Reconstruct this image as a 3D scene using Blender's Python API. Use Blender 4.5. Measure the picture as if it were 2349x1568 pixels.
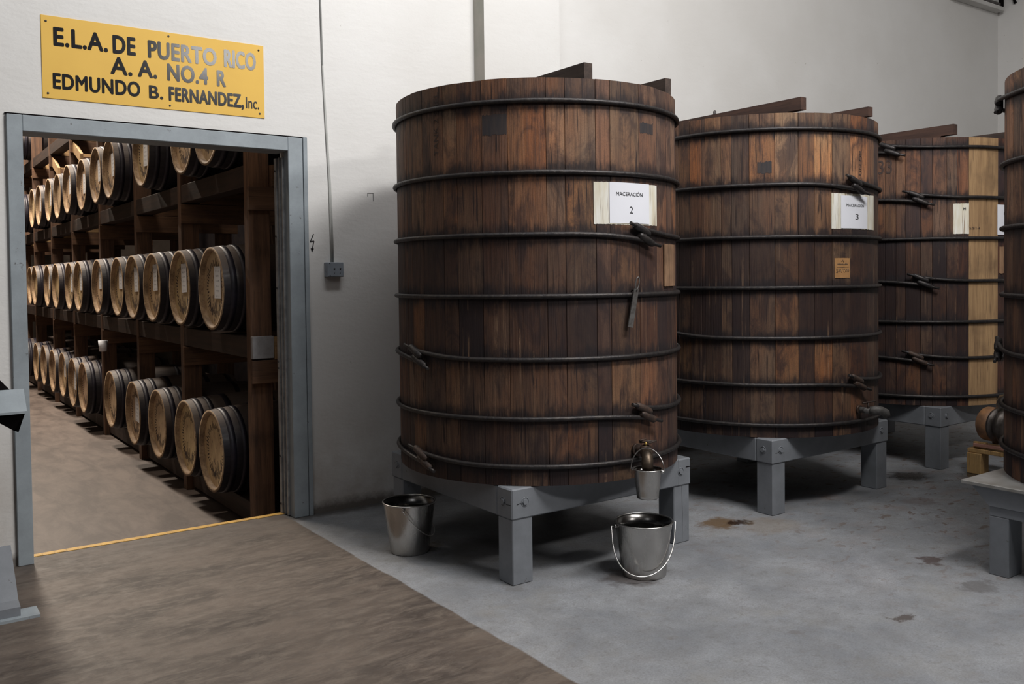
import bpy, bmesh, math, random
import numpy as np
from mathutils import Vector, Matrix

# ---------------------------------------------------------------- clearing
for o in list(bpy.data.objects):
    bpy.data.objects.remove(o)
scene = bpy.context.scene
COL = scene.collection
rnd = random.Random(7)

# ---------------------------------------------------------------- camera (values for a 2349 x 1568 frame)
FPX, PX, PY, EYE = 2045.0, 1174.5, 687.0, 1.42
AZ, PITCH, ROLL = math.radians(54.58), math.atan(55.6 / 2045.0), 0.012
fw = np.array([math.cos(AZ) * math.cos(PITCH), math.sin(AZ) * math.cos(PITCH), -math.sin(PITCH)])
r0 = np.array([math.sin(AZ), -math.cos(AZ), 0.0])
d0 = np.cross(fw, r0)
if d0[2] > 0:
    d0 = -d0
RT = math.cos(ROLL) * r0 + math.sin(ROLL) * d0
DN = -math.sin(ROLL) * r0 + math.cos(ROLL) * d0
EYEP = np.array([0.0, 0.0, EYE])
cam_data = bpy.data.cameras.new('camera')
cam = bpy.data.objects.new('camera', cam_data)
COL.objects.link(cam)
m = Matrix.Identity(4)
for i in range(3):
    m[i][0], m[i][1], m[i][2], m[i][3] = RT[i], -DN[i], -fw[i], EYEP[i]
cam.matrix_world = m
cam_data.sensor_fit = 'HORIZONTAL'
cam_data.sensor_width = 36.0
cam_data.lens = 36.0 * FPX / 2349.0
cam_data.shift_x = 0.0
cam_data.shift_y = -(784.0 - PY) / 2349.0
cam_data.clip_end = 60
scene.camera = cam

def ray(x, y):
    v = fw * FPX + RT * (x - PX) + DN * (y - PY)
    return v / np.linalg.norm(v)
def onz(x, y, z=0.0):
    v = ray(x, y); return EYEP + v * (z - EYE) / v[2]
def on_cyl(x, y, r, c):
    v = ray(x, y)
    a = v[0]**2 + v[1]**2; b = -2 * (v[0] * c[0] + v[1] * c[1]); cc = c[0]**2 + c[1]**2 - r * r
    t = (-b - math.sqrt(max(b * b - 4 * a * cc, 0))) / (2 * a)
    return EYEP + v * t
def ang(x, y, r, c):
    p = on_cyl(x, y, r, c); return math.atan2(p[1] - c[1], p[0] - c[0]) % (2 * math.pi), p[2]

# ---------------------------------------------------------------- light and exposure
world = bpy.data.worlds.new('world'); scene.world = world
world.use_nodes = True
world.node_tree.nodes['Background'].inputs[0].default_value = (0.80, 0.86, 1.0, 1)
world.node_tree.nodes['Background'].inputs[1].default_value = 0.015

def area(name, loc, target, sx, sy, power, color):
    l = bpy.data.lights.new(name, 'AREA'); l.shape = 'RECTANGLE'; l.size = sx; l.size_y = sy
    l.energy = power; l.color = color
    o = bpy.data.objects.new(name, l); COL.objects.link(o)
    o.location = loc
    o.rotation_euler = (Vector(target) - Vector(loc)).to_track_quat('-Z', 'Y').to_euler()
    return o
area('hall_light', (3.5, .5, 5.35), (3.3, 4.2, 0.8), 2.4, 0.6, 215, (1.0, 0.985, 0.965))
area('hall_light', (4.08, -2.6, 4.6), (3.0, 4.0, 1.2), 1.3, 0.5, 100, (1.0, 0.97, 0.94))
area('hall_light', (2.3, 2.7, 5.35), (2.6, 5.0, 2.6), 2.4, 0.5, 54, (0.96, 0.98, 1.0))
area('hall_light', (-1.2, 0.6, 4.4), (2.2, 4.6, 0.8), 1.6, 1.6, 15, (0.96, 0.97, 1.0))  # added fill light brightening the door side, not a real fixture
for yy, pw in ((7.6, 75), (11.0, 300), (14.2, 480)):
    area('rack_lamp', (1.05, yy, 5.7), (1.1, yy, 0), 0.25, 0.7, pw, (1.0, 0.88, 0.74))
scene.view_settings.view_transform = 'Standard'
scene.view_settings.look = 'None'
scene.view_settings.gamma = 1.0
scene.view_settings.use_curve_mapping = False
scene.view_settings.exposure = 0.0

# ---------------------------------------------------------------- materials
class NT:
    def __init__(s, name):
        s.m = bpy.data.materials.new(name); s.m.use_nodes = True
        s.t = s.m.node_tree; s.b = s.t.nodes['Principled BSDF']
        s.geo = None
    def n(s, kind, **kw):
        x = s.t.nodes.new(kind)
        for k, v in kw.items(): setattr(x, k, v)
        return x
    def L(s, a, b): s.t.links.new(a, b)
    def setv(s, sock, v):
        if isinstance(v, (int, float)): sock.default_value = v
        elif isinstance(v, (tuple, list)):
            sock.default_value = tuple(v) + (1,) if len(v) == 3 and sock.type == 'RGBA' else tuple(v)
        else: s.L(v, sock)
    def coord(s, kind='Object'):
        return s.n('ShaderNodeTexCoord').outputs[kind]
    def mapping(s, vec, scale=(1, 1, 1), loc=(0, 0, 0), rot=(0, 0, 0)):
        x = s.n('ShaderNodeMapping'); s.L(vec, x.inputs[0])
        x.inputs[1].default_value = loc; x.inputs[2].default_value = rot; x.inputs[3].default_value = scale
        return x.outputs[0]
    def noise(s, vec, scale=5, detail=4, rough=0.55, dist=0.0):
        x = s.n('ShaderNodeTexNoise'); s.L(vec, x.inputs['Vector'])
        x.inputs['Scale'].default_value = scale; x.inputs['Detail'].default_value = detail
        x.inputs['Roughness'].default_value = rough; x.inputs['Distortion'].default_value = dist
        return x.outputs[0]
    def math(s, op, a, b=0.0, c=0.0, clamp=False):
        x = s.n('ShaderNodeMath', operation=op, use_clamp=clamp)
        s.setv(x.inputs[0], a); s.setv(x.inputs[1], b); s.setv(x.inputs[2], c)
        return x.outputs[0]
    def rng(s, v, a, b, c=0.0, d=1.0, smooth=False):
        x = s.n('ShaderNodeMapRange')
        if smooth: x.interpolation_type = 'SMOOTHSTEP'
        s.setv(x.inputs[0], v)
        for i, q in enumerate((a, b, c, d)): s.setv(x.inputs[i + 1], q)
        return x.outputs[0]
    def mix(s, f, a, b, mode='MIX'):
        x = s.n('ShaderNodeMix', data_type='RGBA', blend_type=mode)
        s.setv(x.inputs[0], f); s.setv(x.inputs[6], a); s.setv(x.inputs[7], b)
        return x.outputs[2]
    def sep(s, v):
        x = s.n('ShaderNodeSeparateXYZ'); s.L(v, x.inputs[0]); return x.outputs
    def bump(s, h, strength=0.3, dist=0.01):
        x = s.n('ShaderNodeBump'); x.inputs['Strength'].default_value = strength
        x.inputs['Distance'].default_value = dist; s.L(h, x.inputs['Height']); s.L(x.outputs[0], s.b.inputs['Normal'])
    def out(s, color=None, rough=None, metal=None, spec=None):
        if color is not None: s.setv(s.b.inputs['Base Color'], color)
        if rough is not None: s.setv(s.b.inputs['Roughness'], rough)
        if metal is not None: s.setv(s.b.inputs['Metallic'], metal)
        if spec is not None: s.setv(s.b.inputs['Specular IOR Level'], spec)
        return s.m

def simple(name, c1, c2=None, scale=8, rough=0.6, metal=0.0, bump=0.0, stretch=(1, 1, 1), spec=None):
    k = NT(name); v = k.mapping(k.coord(), stretch)
    n = k.noise(v, scale, 5)
    if c2 is None: c2 = tuple(q * 0.8 for q in c1)
    k.out(k.mix(k.rng(n, .35, .65), c1, c2), rough, metal, spec)
    if bump: k.bump(n, bump)
    return k.m

def wall_mat():
    k = NT('painted_wall'); v = k.coord(); z = k.sep(v)[2]
    big = k.noise(v, 1.1, 4); fine = k.noise(v, 45, 5); mid = k.noise(k.mapping(v, (6, 6, 14)), 1.6, 5, .6)
    c = k.mix(k.rng(big, .35, .65), (.725, .712, .695), (.665, .648, .625))
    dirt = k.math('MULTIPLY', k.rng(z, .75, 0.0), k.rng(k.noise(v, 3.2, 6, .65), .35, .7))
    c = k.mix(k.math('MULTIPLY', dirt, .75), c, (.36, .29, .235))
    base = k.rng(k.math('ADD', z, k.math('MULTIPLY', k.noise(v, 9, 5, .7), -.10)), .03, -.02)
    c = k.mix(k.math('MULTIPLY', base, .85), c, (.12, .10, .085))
    spk = k.rng(k.noise(v, 26, 2, .4), .76, .80)
    c = k.mix(k.math('MULTIPLY', spk, .6), c, (.30, .26, .22))
    k.out(c, .55, 0, .35)
    k.bump(k.math('ADD', k.math('MULTIPLY', fine, .35), mid), .35, .006)
    return k.m

def floor_mat():
    k = NT('concrete_floor'); v = k.coord(); X, Y, Z = k.sep(v)
    n1 = k.noise(k.mapping(v, (1.0, 2.6, 1), rot=(0, 0, .12)), 1.7, 8, .62, .5); n2 = k.noise(v, 14, 7, .7); n3 = k.noise(v, 60, 4, .6)
    n4 = k.noise(k.mapping(v, (1.2, 3.4, 1), rot=(0, 0, .2)), 5.5, 9, .72, .6)
    # worn brown concrete lane
    br = k.mix(k.rng(n1, .38, .62), (.056, .043, .036), (.126, .098, .080))
    br = k.mix(k.rng(n4, .45, .68), br, (.155, .126, .104))
    br = k.mix(k.math('MULTIPLY', k.rng(n2, .52, .70), .5), br, (.085, .070, .062))
    wet = k.math('MULTIPLY', k.rng(Y, 4.6, 5.1), k.rng(n4, .3, .6))
    br = k.mix(k.math('MULTIPLY', wet, .45), br, (.10, .09, .085))
    # grey painted concrete
    g1 = k.noise(v, 1.9, 8, .66, .3); g2 = k.noise(v, 6.5, 8, .72); g3 = k.noise(v, 130, 3, .7)
    gr = k.mix(k.rng(g1, .36, .62), (.20, .210, .230), (.318, .328, .346))
    gr = k.mix(k.rng(g2, .42, .64, 0, .6), gr, (.195, .195, .20))
    gr = k.mix(k.rng(k.noise(v, 17, 6, .75), .56, .66, 0, .5), gr, (.15, .145, .14))
    gr = k.mix(k.rng(g3, .40, .62, 0, .35), gr, (.12, .12, .125))
    gr = k.mix(k.rng(k.noise(v, 3.1, 7, .68), .54, .68, 0, .35), gr, (.235, .222, .20))
    # rusty flecks and drips on the grey paint
    zone = k.math('MULTIPLY', k.rng(X, 3.2, 5.0), k.rng(Y, 1.2, 2.4))
    fl = k.noise(k.mapping(v, (1.0, 1.8, 1)), 9.0, 5, .62, .5)
    f = k.math('MULTIPLY', k.rng(fl, .585, .63), k.math('ADD', .10, zone))
    gr = k.mix(k.math('MULTIPLY', f, .75, clamp=True), gr, (.135, .095, .075))
    fl2 = k.noise(v, 4.2, 5, .65)
    gr = k.mix(k.math('MULTIPLY', k.math('MULTIPLY', k.rng(fl2, .52, .68), zone), .5, clamp=True), gr, (.24, .185, .165))
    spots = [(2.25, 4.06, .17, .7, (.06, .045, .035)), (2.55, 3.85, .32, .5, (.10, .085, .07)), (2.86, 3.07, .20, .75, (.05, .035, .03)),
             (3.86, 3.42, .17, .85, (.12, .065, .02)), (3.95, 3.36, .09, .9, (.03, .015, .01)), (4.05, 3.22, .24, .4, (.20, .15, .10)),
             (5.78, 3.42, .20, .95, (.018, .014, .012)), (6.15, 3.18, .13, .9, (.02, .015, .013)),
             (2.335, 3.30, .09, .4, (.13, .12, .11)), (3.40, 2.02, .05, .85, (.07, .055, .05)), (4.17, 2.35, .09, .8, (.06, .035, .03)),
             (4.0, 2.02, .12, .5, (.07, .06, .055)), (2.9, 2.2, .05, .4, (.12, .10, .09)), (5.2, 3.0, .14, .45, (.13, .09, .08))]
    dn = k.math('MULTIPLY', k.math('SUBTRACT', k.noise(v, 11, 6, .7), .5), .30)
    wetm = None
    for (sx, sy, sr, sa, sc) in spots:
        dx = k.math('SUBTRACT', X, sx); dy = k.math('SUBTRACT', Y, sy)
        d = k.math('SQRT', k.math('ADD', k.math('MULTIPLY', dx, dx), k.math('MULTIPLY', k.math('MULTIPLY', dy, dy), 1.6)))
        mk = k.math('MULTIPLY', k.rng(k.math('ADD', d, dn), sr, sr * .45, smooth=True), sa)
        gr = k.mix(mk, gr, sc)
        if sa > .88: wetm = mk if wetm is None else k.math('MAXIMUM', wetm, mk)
    edge = k.rng(k.math('ADD', X, k.math('MULTIPLY', k.math('SUBTRACT', k.noise(v, 5, 5),   .5), .035)), 1.945, 1.955)
    c = k.mix(edge, br, gr)
    # dirt line where the grey paint meets the wall
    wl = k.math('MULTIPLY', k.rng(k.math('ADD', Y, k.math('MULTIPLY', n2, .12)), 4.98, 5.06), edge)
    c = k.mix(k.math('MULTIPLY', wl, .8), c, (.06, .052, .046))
    c = k.mix(k.math('MULTIPLY', k.rng(n3, .5, .72), .22), c, (.10, .095, .09))
    r = k.math('SUBTRACT', k.rng(n2, .3, .7, .55, .72), k.math('MULTIPLY', wetm, .45))
    k.out(c, r, 0, .35)
    k.bump(k.math('ADD', n2, k.math('MULTIPLY', n3, .5)), .25, .004)
    return k.m

def paint_grey(name='grey_paint', c=(.215, .228, .250)):
    k = NT(name); v = k.coord(); n = k.noise(v, 6, 6, .65); f = k.noise(v, 90, 3)
    c2 = tuple(q * .78 for q in c)
    col = k.mix(k.rng(n, .35, .68), c, c2)
    col = k.mix(k.math('MULTIPLY', k.rng(k.noise(v, 21, 4, .7), .67, .72), .7), col, (.08, .07, .06))
    k.out(col, .5, 0, .4)
    k.bump(k.math('ADD', n, k.math('MULTIPLY', f, .3)), .3, .003)
    return k.m

def stave_mat(name, hoops, bands, seed):
    """weathered wood: each stave carries its own tone in the object colour; rust stains follow the hoops"""
    k = NT(name); v = k.coord(); v = k.mapping(v, loc=(seed * 3.1, seed * 1.7, 0)); X, Y, Z = k.sep(v)
    inf = k.n('ShaderNodeObjectInfo')
    tone = inf.outputs['Color']; rv = inf.outputs['Random']
    vr = k.n('ShaderNodeVectorMath', operation='ADD'); k.L(v, vr.inputs[0])
    cb = k.n('ShaderNodeCombineXYZ'); k.L(k.math('MULTIPLY', rv, 7), cb.inputs[2]); k.L(cb.outputs[0], vr.inputs[1])
    vv = vr.outputs[0]
    grain = k.noise(k.mapping(vv, (1, 1, .03)), 120, 3, .6)
    streak = k.noise(k.mapping(vv, (1, 1, .07)), 30, 6, .68, .25)
    blot = k.noise(k.mapping(vv, (1, 1, .45)), 7.5, 8, .70, .8)
    knot = k.noise(k.mapping(vv, (1, 1, .5)), 16, 5, .65)
    red = k.noise(k.mapping(vv, (1, 1, .3)), 3.2, 4, .6)
    zz = k.math('ADD', Z, k.math('MULTIPLY', k.math('SUBTRACT', k.noise(k.mapping(vv, (1, 1, .12)), 48, 6, .7), .5), .075))
    hs = sorted(hoops)
    acc = idx = None
    for i, h in enumerate(hs):
        s01 = k.rng(zz, h - .012, h + .012, 0, 1)
        step = k.math('MULTIPLY', s01, bands[i + 1] - bands[i])
        acc = step if acc is None else k.math('ADD', acc, step)
        s1 = k.math('GREATER_THAN', Z, h)
        idx = s1 if idx is None else k.math('ADD', idx, s1)
    bt = k.math('ADD', acc, bands[0])
    wn = k.n('ShaderNodeTexWhiteNoise', noise_dimensions='2D')
    cb2 = k.n('ShaderNodeCombineXYZ'); k.L(idx, cb2.inputs[0]); k.L(k.math('MULTIPLY', rv, 91.7), cb2.inputs[1]); k.L(cb2.outputs[0], wn.inputs['Vector'])
    cellv = wn.outputs['Value']
    base = k.mix(k.rng(red, .38, .62), (.300, .190, .125), (.345, .155, .078))
    sp = k.n('ShaderNodeSeparateColor'); k.L(wn.outputs['Color'], sp.inputs[0])
    c = k.mix(1.0, base, tone, 'MULTIPLY')
    c = k.mix(k.rng(sp.outputs[1], .72, 1.0, 0, .8), c, k.mix(1.0, c, (1.45, 1.12, .72), 'MULTIPLY'))
    fine = k.noise(vv, 170, 4, .7)
    c = k.mix(k.rng(fine, .42, .66, 0, .38), c, k.mix(1.0, (.12, .07, .05), tone, 'MULTIPLY'))
    c = k.mix(k.rng(streak, .46, .62, 0, .62), c, k.mix(1.0, (.105, .060, .044), tone, 'MULTIPLY'))
    c = k.mix(k.math('MULTIPLY', k.rng(blot, .49, .62), .72), c, (.046, .030, .030))
    crk = k.noise(k.mapping(vv, (1, 1, .035)), 88, 2, .5, .1)
    c = k.mix(k.math('MULTIPLY', k.rng(crk, .645, .675), .85), c, (.016, .010, .010))
    c = k.mix(k.math('MULTIPLY', k.rng(grain, .56, .66), .5), c, (.030, .020, .018))
    # each stave weathers differently between one hoop and the next
    c = k.mix(k.rng(cellv, .0, 1.0, .0, .50), c, (.058, .040, .038))
    c = k.mix(k.rng(sp.outputs[2], .90, .96, 0, .75), c, (.030, .026, .032))
    low = k.math('SUBTRACT', 1.0, bt, clamp=True)  # band tones: wet staining plus light drop painted darker toward the bottom
    low = k.math('MULTIPLY', low, k.rng(cellv, 0, 1, .75, 1.15), clamp=True)
    c = k.mix(low, c, (.021, .013, .014))
    # iron stain either side of each hoop
    dm = None
    for h in hs:
        d = k.math('ABSOLUTE', k.math('SUBTRACT', zz, h))
        dm = d if dm is None else k.math('MINIMUM', dm, d)
    st = k.rng(k.math('ADD', dm, k.math('MULTIPLY', k.math('SUBTRACT', knot, .5), .15)), .070, .008, smooth=True)
    c = k.mix(k.math('MULTIPLY', st, .88), c, (.020, .016, .018))
    # pale scratches where water ran down
    pale = k.math('MULTIPLY', k.rng(k.noise(k.mapping(vv, (1, 1, .022)), 62, 4, .6), .60, .72), k.rng(blot, .52, .40))
    pale = k.math('MULTIPLY', pale, k.rng(Z, 1.35, .9, .12, .75))
    c = k.mix(pale, c, (.30, .185, .115))
    k.out(c, .62, 0, .28)
    k.bump(k.math('ADD', grain, streak), .7, .004)
    return k.m

def wood_mat(name, c1, c2, axis=2, rough=.7, dark=(.03, .02, .016)):
    k = NT(name); v = k.coord(); sc = [1, 1, 1]; sc[axis] = .06
    s = k.noise(k.mapping(v, tuple(sc)), 30, 5, .6, .2); g = k.noise(k.mapping(v, tuple(sc)), 110, 3)
    b = k.noise(v, 4, 5)
    c = k.mix(k.rng(s, .38, .64), c1, c2)
    c = k.mix(k.math('MULTIPLY', k.rng(b, .5, .72), .6), c, dark)
    c = k.mix(k.math('MULTIPLY', k.rng(g, .55, .7), .5), c, dark)
    k.out(c, rough, 0, .3); k.bump(s, .3, .003)
    return k.m

M = {}
M['wall'] = wall_mat(); M['floor'] = floor_mat()
M['bare'] = simple('bare_concrete', (.34, .335, .29), (.40, .37, .33), 9, .8, bump=.3)
M['grey'] = paint_grey()
M['frame'] = paint_grey('frame_paint', (.33, .37, .40))
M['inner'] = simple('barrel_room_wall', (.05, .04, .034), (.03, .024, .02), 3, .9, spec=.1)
M['ceil'] = simple('ceiling_paint', (.62, .61, .59), (.55, .54, .52), 3, .8)
M['iron'] = simple('hoop_iron', (.028, .026, .028), (.050, .043, .040), 40, .48, .55, bump=.35)
M['rust'] = simple('rusty_iron', (.085, .052, .038), (.045, .034, .03), 45, .6, .4, bump=.4)
M['tag'] = simple('dull_metal', (.13, .125, .12), (.075, .068, .064), 50, .6, .3)
M['paper'] = simple('white_paper', (.80, .81, .87), (.77, .78, .84), 4, .75)
M['ink'] = simple('black_ink', (.03, .03, .034), (.04, .04, .044), 20, .45)
M['signink'] = simple('glossy_black_paint', (.018, .018, .020), (.024, .024, .026), 60, .15, spec=.22)
M['yellow'] = simple('sign_yellow', (.80, .50, .105), (.77, .475, .10), 5, .6, spec=.25)
M['stripe'] = simple('floor_yellow', (.72, .42, .08), (.50, .29, .07), 12, .6)
M['card'] = simple('cardboard', (.42, .22, .085), (.36, .185, .07), 30, .8)
M['palestave'] = wood_mat('pale_stave_wood', (.40, .255, .13), (.27, .165, .085), dark=(.09, .055, .035))
M['plaque'] = wood_mat('plaque_wood', (.36, .22, .13), (.24, .135, .08))
M['beam'] = wood_mat('lid_beam_wood', (.075, .052, .042), (.042, .030, .026), 1)
M['beamend'] = wood_mat('lid_beam_red_wood', (.085, .046, .034), (.052, .030, .025), 1)
M['dark'] = simple('black_and_shade', (.008, .007, .008), (.012, .010, .010), 8, .9, spec=0.0)  # near-black shared by dark parts, recesses and painted shade
M['rackwood'] = wood_mat('rack_wood', (.13, .070, .042), (.065, .037, .026))
M['racklit'] = wood_mat('lit_rack_wood', (.20, .105, .06), (.10, .055, .036))  # rack wood coloured brighter, as lit from the hall
M['rackbeam'] = wood_mat('rack_beam_wood', (.048, .028, .020), (.026, .017, .014), 1)
M['rackpale'] = wood_mat('pale_rack_wood', (.42, .27, .13), (.30, .18, .09), 0)
M['rackledger'] = wood_mat('rack_ledger_wood', (.15, .08, .045), (.085, .045, .028), 0)
M['palewood'] = wood_mat('pale_pine', (.58, .37, .16), (.42, .25, .10))
M['greyend'] = simple('grey_beam_end', (.36, .35, .36), (.27, .26, .26), 20, .7)
M['brass'] = simple('old_bronze', (.12, .088, .062), (.065, .05, .04), 18, .42, .75, bump=.1)
M['yellowlead'] = simple('yellow_brass', (.30, .20, .05), (.22, .14, .03), 18, .4, .6)
M['wire'] = simple('bright_wire', (.60, .59, .57), (.48, .47, .46), 12, .3, 1.0)
M['plug'] = simple('grey_cable', (.50, .50, .48), (.44, .44, .42), 12, .55)
M['boxpaint'] = paint_grey('box_paint', (.27, .30, .34))
M['castiron'] = simple('pump_cast_iron', (.17, .15, .14), (.09, .075, .065), 16, .42, .7, bump=.1)
M['motor'] = simple('pump_orange', (.44, .22, .10), (.22, .12, .07), 14, .5, bump=.1)
M['chimewood'] = wood_mat('barrel_chime_wood', (.36, .25, .15), (.23, .145, .085), 1)

def steel():
    k = NT('brushed_steel'); v = k.coord()
    n = k.noise(k.mapping(v, (1, 1, .04)), 55, 3); b = k.noise(v, 7, 5)
    k.out(k.mix(k.rng(b, .4, .7), (.52, .505, .485), (.40, .385, .365)), k.rng(n, .3, .7, .20, .30), 1.0)
    k.b.inputs['Anisotropic'].default_value = .55
    return k.m
M['steel'] = steel()
M['steelshade'] = simple('shaded_steel', (.20, .195, .19), (.13, .125, .12), 8, .22, 1.0)  # same steel darkened, shade inside the buckets put into the colour

def patch_mat():
    """worn cream paint brushed over staves, wood showing through in vertical streaks"""
    k = NT('worn_cream_paint'); v = k.coord()
    s = k.noise(k.mapping(v, (1, 1, .035)), 75, 4, .65)
    b = k.noise(k.mapping(v, (1, 1, .2)), 22, 4)
    c = k.mix(k.rng(b, .35, .65), (.80, .79, .74), (.66, .60, .46))
    c = k.mix(k.math('MULTIPLY', k.rng(s, .54, .64), .8), c, (.24, .15, .08))
    k.out(c, .7); return k.m
M['patch'] = patch_mat()

def barrel_mat():
    k = NT('barrel_oak'); v = k.coord(); X, Y, Z = k.sep(v)
    dust = k.rng(k.math('ADD', Z, k.math('MULTIPLY', k.noise(v, 8, 5), .18)), .14, .36)
    s = k.noise(k.mapping(v, (.05, 1, 1)), 45, 4)
    c = k.mix(k.rng(s, .4, .65), (.015, .012, .017), (.008, .007, .011))
    c = k.mix(k.math('MULTIPLY', dust, .85), c, (.13, .10, .085))
    k.out(c, k.rng(s, .3, .7, .40, .62), 0, .4); k.bump(s, .3, .004)
    return k.m
M['barrel'] = barrel_mat()
M['band'] = simple('barrel_band', (.022, .018, .030), (.010, .009, .015), 20, .5, .2, bump=.1)

def head_mat():
    k = NT('barrel_head_oak'); v = k.coord(); X, Y, Z = k.sep(v)
    inf = k.n('ShaderNodeObjectInfo').outputs['Color']
    s = k.noise(k.mapping(v, (1, 1, .07)), 60, 4, .6); b = k.noise(v, 7, 5, .6)
    c = k.mix(k.rng(s, .38, .66), (.70, .52, .32), (.46, .32, .185))
    c = k.mix(k.math('MULTIPLY', k.rng(b, .46, .66), .45), c, (.30, .175, .11))
    c = k.mix(k.math('MULTIPLY', k.rng(k.noise(v, 22, 3), .62, .68), .7), c, (.09, .055, .04))
    c = k.mix(1.0, c, inf, 'MULTIPLY')
    k.out(c, .65); k.bump(s, .25, .003)
    return k.m
M['head'] = head_mat()

def note_mat():
    k = NT('written_label_paper'); v = k.coord(); X, Y, Z = k.sep(v)
    rows = k.math('SINE', k.math('MULTIPLY', Z, 190))
    w = k.noise(k.mapping(v, (0, 1, .25)), 130, 2)
    f = k.math('MULTIPLY', k.rng(rows, .25, .45), k.rng(w, .50, .56))
    f = k.math('MULTIPLY', f, k.math('LESS_THAN', k.math('ABSOLUTE', Y), .038))
    k.out(k.mix(k.math('MULTIPLY', f, .7), (.66, .65, .66), (.08, .08, .11)), .75)
    return k.m
M['note'] = note_mat()

# ---------------------------------------------------------------- mesh helpers
class MB:
    def __init__(s): s.v = []; s.f = []; s.mi = []; s.sm = []
    def add(s, vs, fs, mi=0, smooth=False):
        o = len(s.v); s.v += [tuple(map(float, p)) for p in vs]
        for f in fs: s.f.append(tuple(i + o for i in f)); s.mi.append(mi); s.sm.append(smooth)
        return s
    def box(s, x0, x1, y0, y1, z0, z1, mi=0, ch=0.0):
        if ch <= 0:
            vs = [(x, y, z) for z in (z0, z1) for y in (y0, y1) for x in (x0, x1)]
            return s.add(vs, [(0, 2, 3, 1), (4, 5, 7, 6), (0, 1, 5, 4), (2, 6, 7, 3), (0, 4, 6, 2), (1, 3, 7, 5)], mi)
        bm = bmesh.new(); bmesh.ops.create_cube(bm, size=1)
        for v in bm.verts:
            v.co = ((x0 + x1) / 2 + v.co.x * (x1 - x0), (y0 + y1) / 2 + v.co.y * (y1 - y0), (z0 + z1) / 2 + v.co.z * (z1 - z0))
        bmesh.ops.bevel(bm, geom=bm.edges[:], offset=ch, segments=1, affect='EDGES')
        bm.verts.index_update()
        s.add([v.co[:] for v in bm.verts], [tuple(v.index for v in f.verts) for f in bm.faces], mi); bm.free()
        return s
    def prism(s, pts, d, mi=0):
        """extrude polygon pts (3D) along vector d"""
        n = len(pts); vs = [tuple(p) for p in pts] + [tuple(np.array(p) + np.array(d)) for p in pts]
        s.add(vs, [tuple(range(n))[::-1], tuple(range(n, 2 * n))] + [(i, (i + 1) % n, n + (i + 1) % n, n + i) for i in range(n)], mi)
        return s
    def tube(s, pts, r, n=10, mi=0, closed=False, cap=True):
        pts = [np.array(p, float) for p in pts]; N = len(pts)
        rr = r if isinstance(r, (list, tuple)) else [r] * N
        vs = []; prev = None
        for i, p in enumerate(pts):
            if closed: t = pts[(i + 1) % N] - pts[i - 1]
            else: t = pts[min(i + 1, N - 1)] - pts[max(i - 1, 0)]
            t = t / (np.linalg.norm(t) + 1e-12)
            if prev is None:
                a = np.array([0, 0, 1.]) if abs(t[2]) < .9 else np.array([1., 0, 0])
                u = np.cross(t, a)
            else: u = prev - t * np.dot(prev, t)
            u = u / (np.linalg.norm(u) + 1e-12); prev = u; w = np.cross(t, u)
            for j in range(n):
                q = 2 * math.pi * j / n
                vs.append(p + rr[i] * (math.cos(q) * u + math.sin(q) * w))
        fs = []
        for i in range(N if closed else N - 1):
            for j in range(n):
                a = i * n + j; b = i * n + (j + 1) % n; c = ((i + 1) % N) * n + (j + 1) % n; d = ((i + 1) % N) * n + j
                fs.append((a, b, c, d))
        s.add(vs, fs, mi, True)
        if cap and not closed:
            o = len(s.v) - len(vs)
            s.f.append(tuple(o + j for j in range(n))[::-1]); s.mi.append(mi); s.sm.append(False)
            s.f.append(tuple(o + (N - 1) * n + j for j in range(n))); s.mi.append(mi); s.sm.append(False)
        return s
    def lathe(s, prof, n=48, c=(0, 0, 0), axis='z', mi=0, smooth=True, close=False):
        """prof: list of (r, h)"""
        vs = []
        for (r, h) in prof:
            for j in range(n):
                q = 2 * math.pi * j / n
                p = (r * math.cos(q), r * math.sin(q), h) if axis == 'z' else (h, r * math.cos(q), r * math.sin(q))
                vs.append((p[0] + c[0], p[1] + c[1], p[2] + c[2]))
        fs = []
        K = len(prof)
        for i in range(K if close else K - 1):
            for j in range(n):
                fs.append((i * n + j, i * n + (j + 1) % n, ((i + 1) % K) * n + (j + 1) % n, ((i + 1) % K) * n + j))
        return s.add(vs, fs, mi, smooth)
    def disc(s, r, c, n=48, axis='z', mi=0, flip=False):
        vs = []
        for j in range(n):
            q = 2 * math.pi * j / n
            p = (r * math.cos(q), r * math.sin(q), 0) if axis == 'z' else (0, r * math.cos(q), r * math.sin(q))
            vs.append((p[0] + c[0], p[1] + c[1], p[2] + c[2]))
        f = tuple(range(n))
        return s.add(vs, [f[::-1] if flip else f], mi)
    def mesh(s, name, mats):
        me = bpy.data.meshes.new(name); me.from_pydata(s.v, [], s.f)
        for mt in mats: me.materials.append(mt)
        me.polygons.foreach_set('material_index', s.mi); me.polygons.foreach_set('use_smooth', s.sm)
        me.update()
        bm = bmesh.new(); bm.from_mesh(me); bmesh.ops.recalc_face_normals(bm, faces=bm.faces); bm.to_mesh(me); bm.free()
        return me
    def build(s, name, mats, parent=None, loc=(0, 0, 0), color=None):
        if not isinstance(mats, (list, tuple)): mats = [mats]
        o = bpy.data.objects.new(name, s.mesh(name, mats)); COL.objects.link(o)
        o.location = loc
        if parent is not None: o.parent = parent
        if color: o.color = tuple(color) + (1,)
        return o

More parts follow.
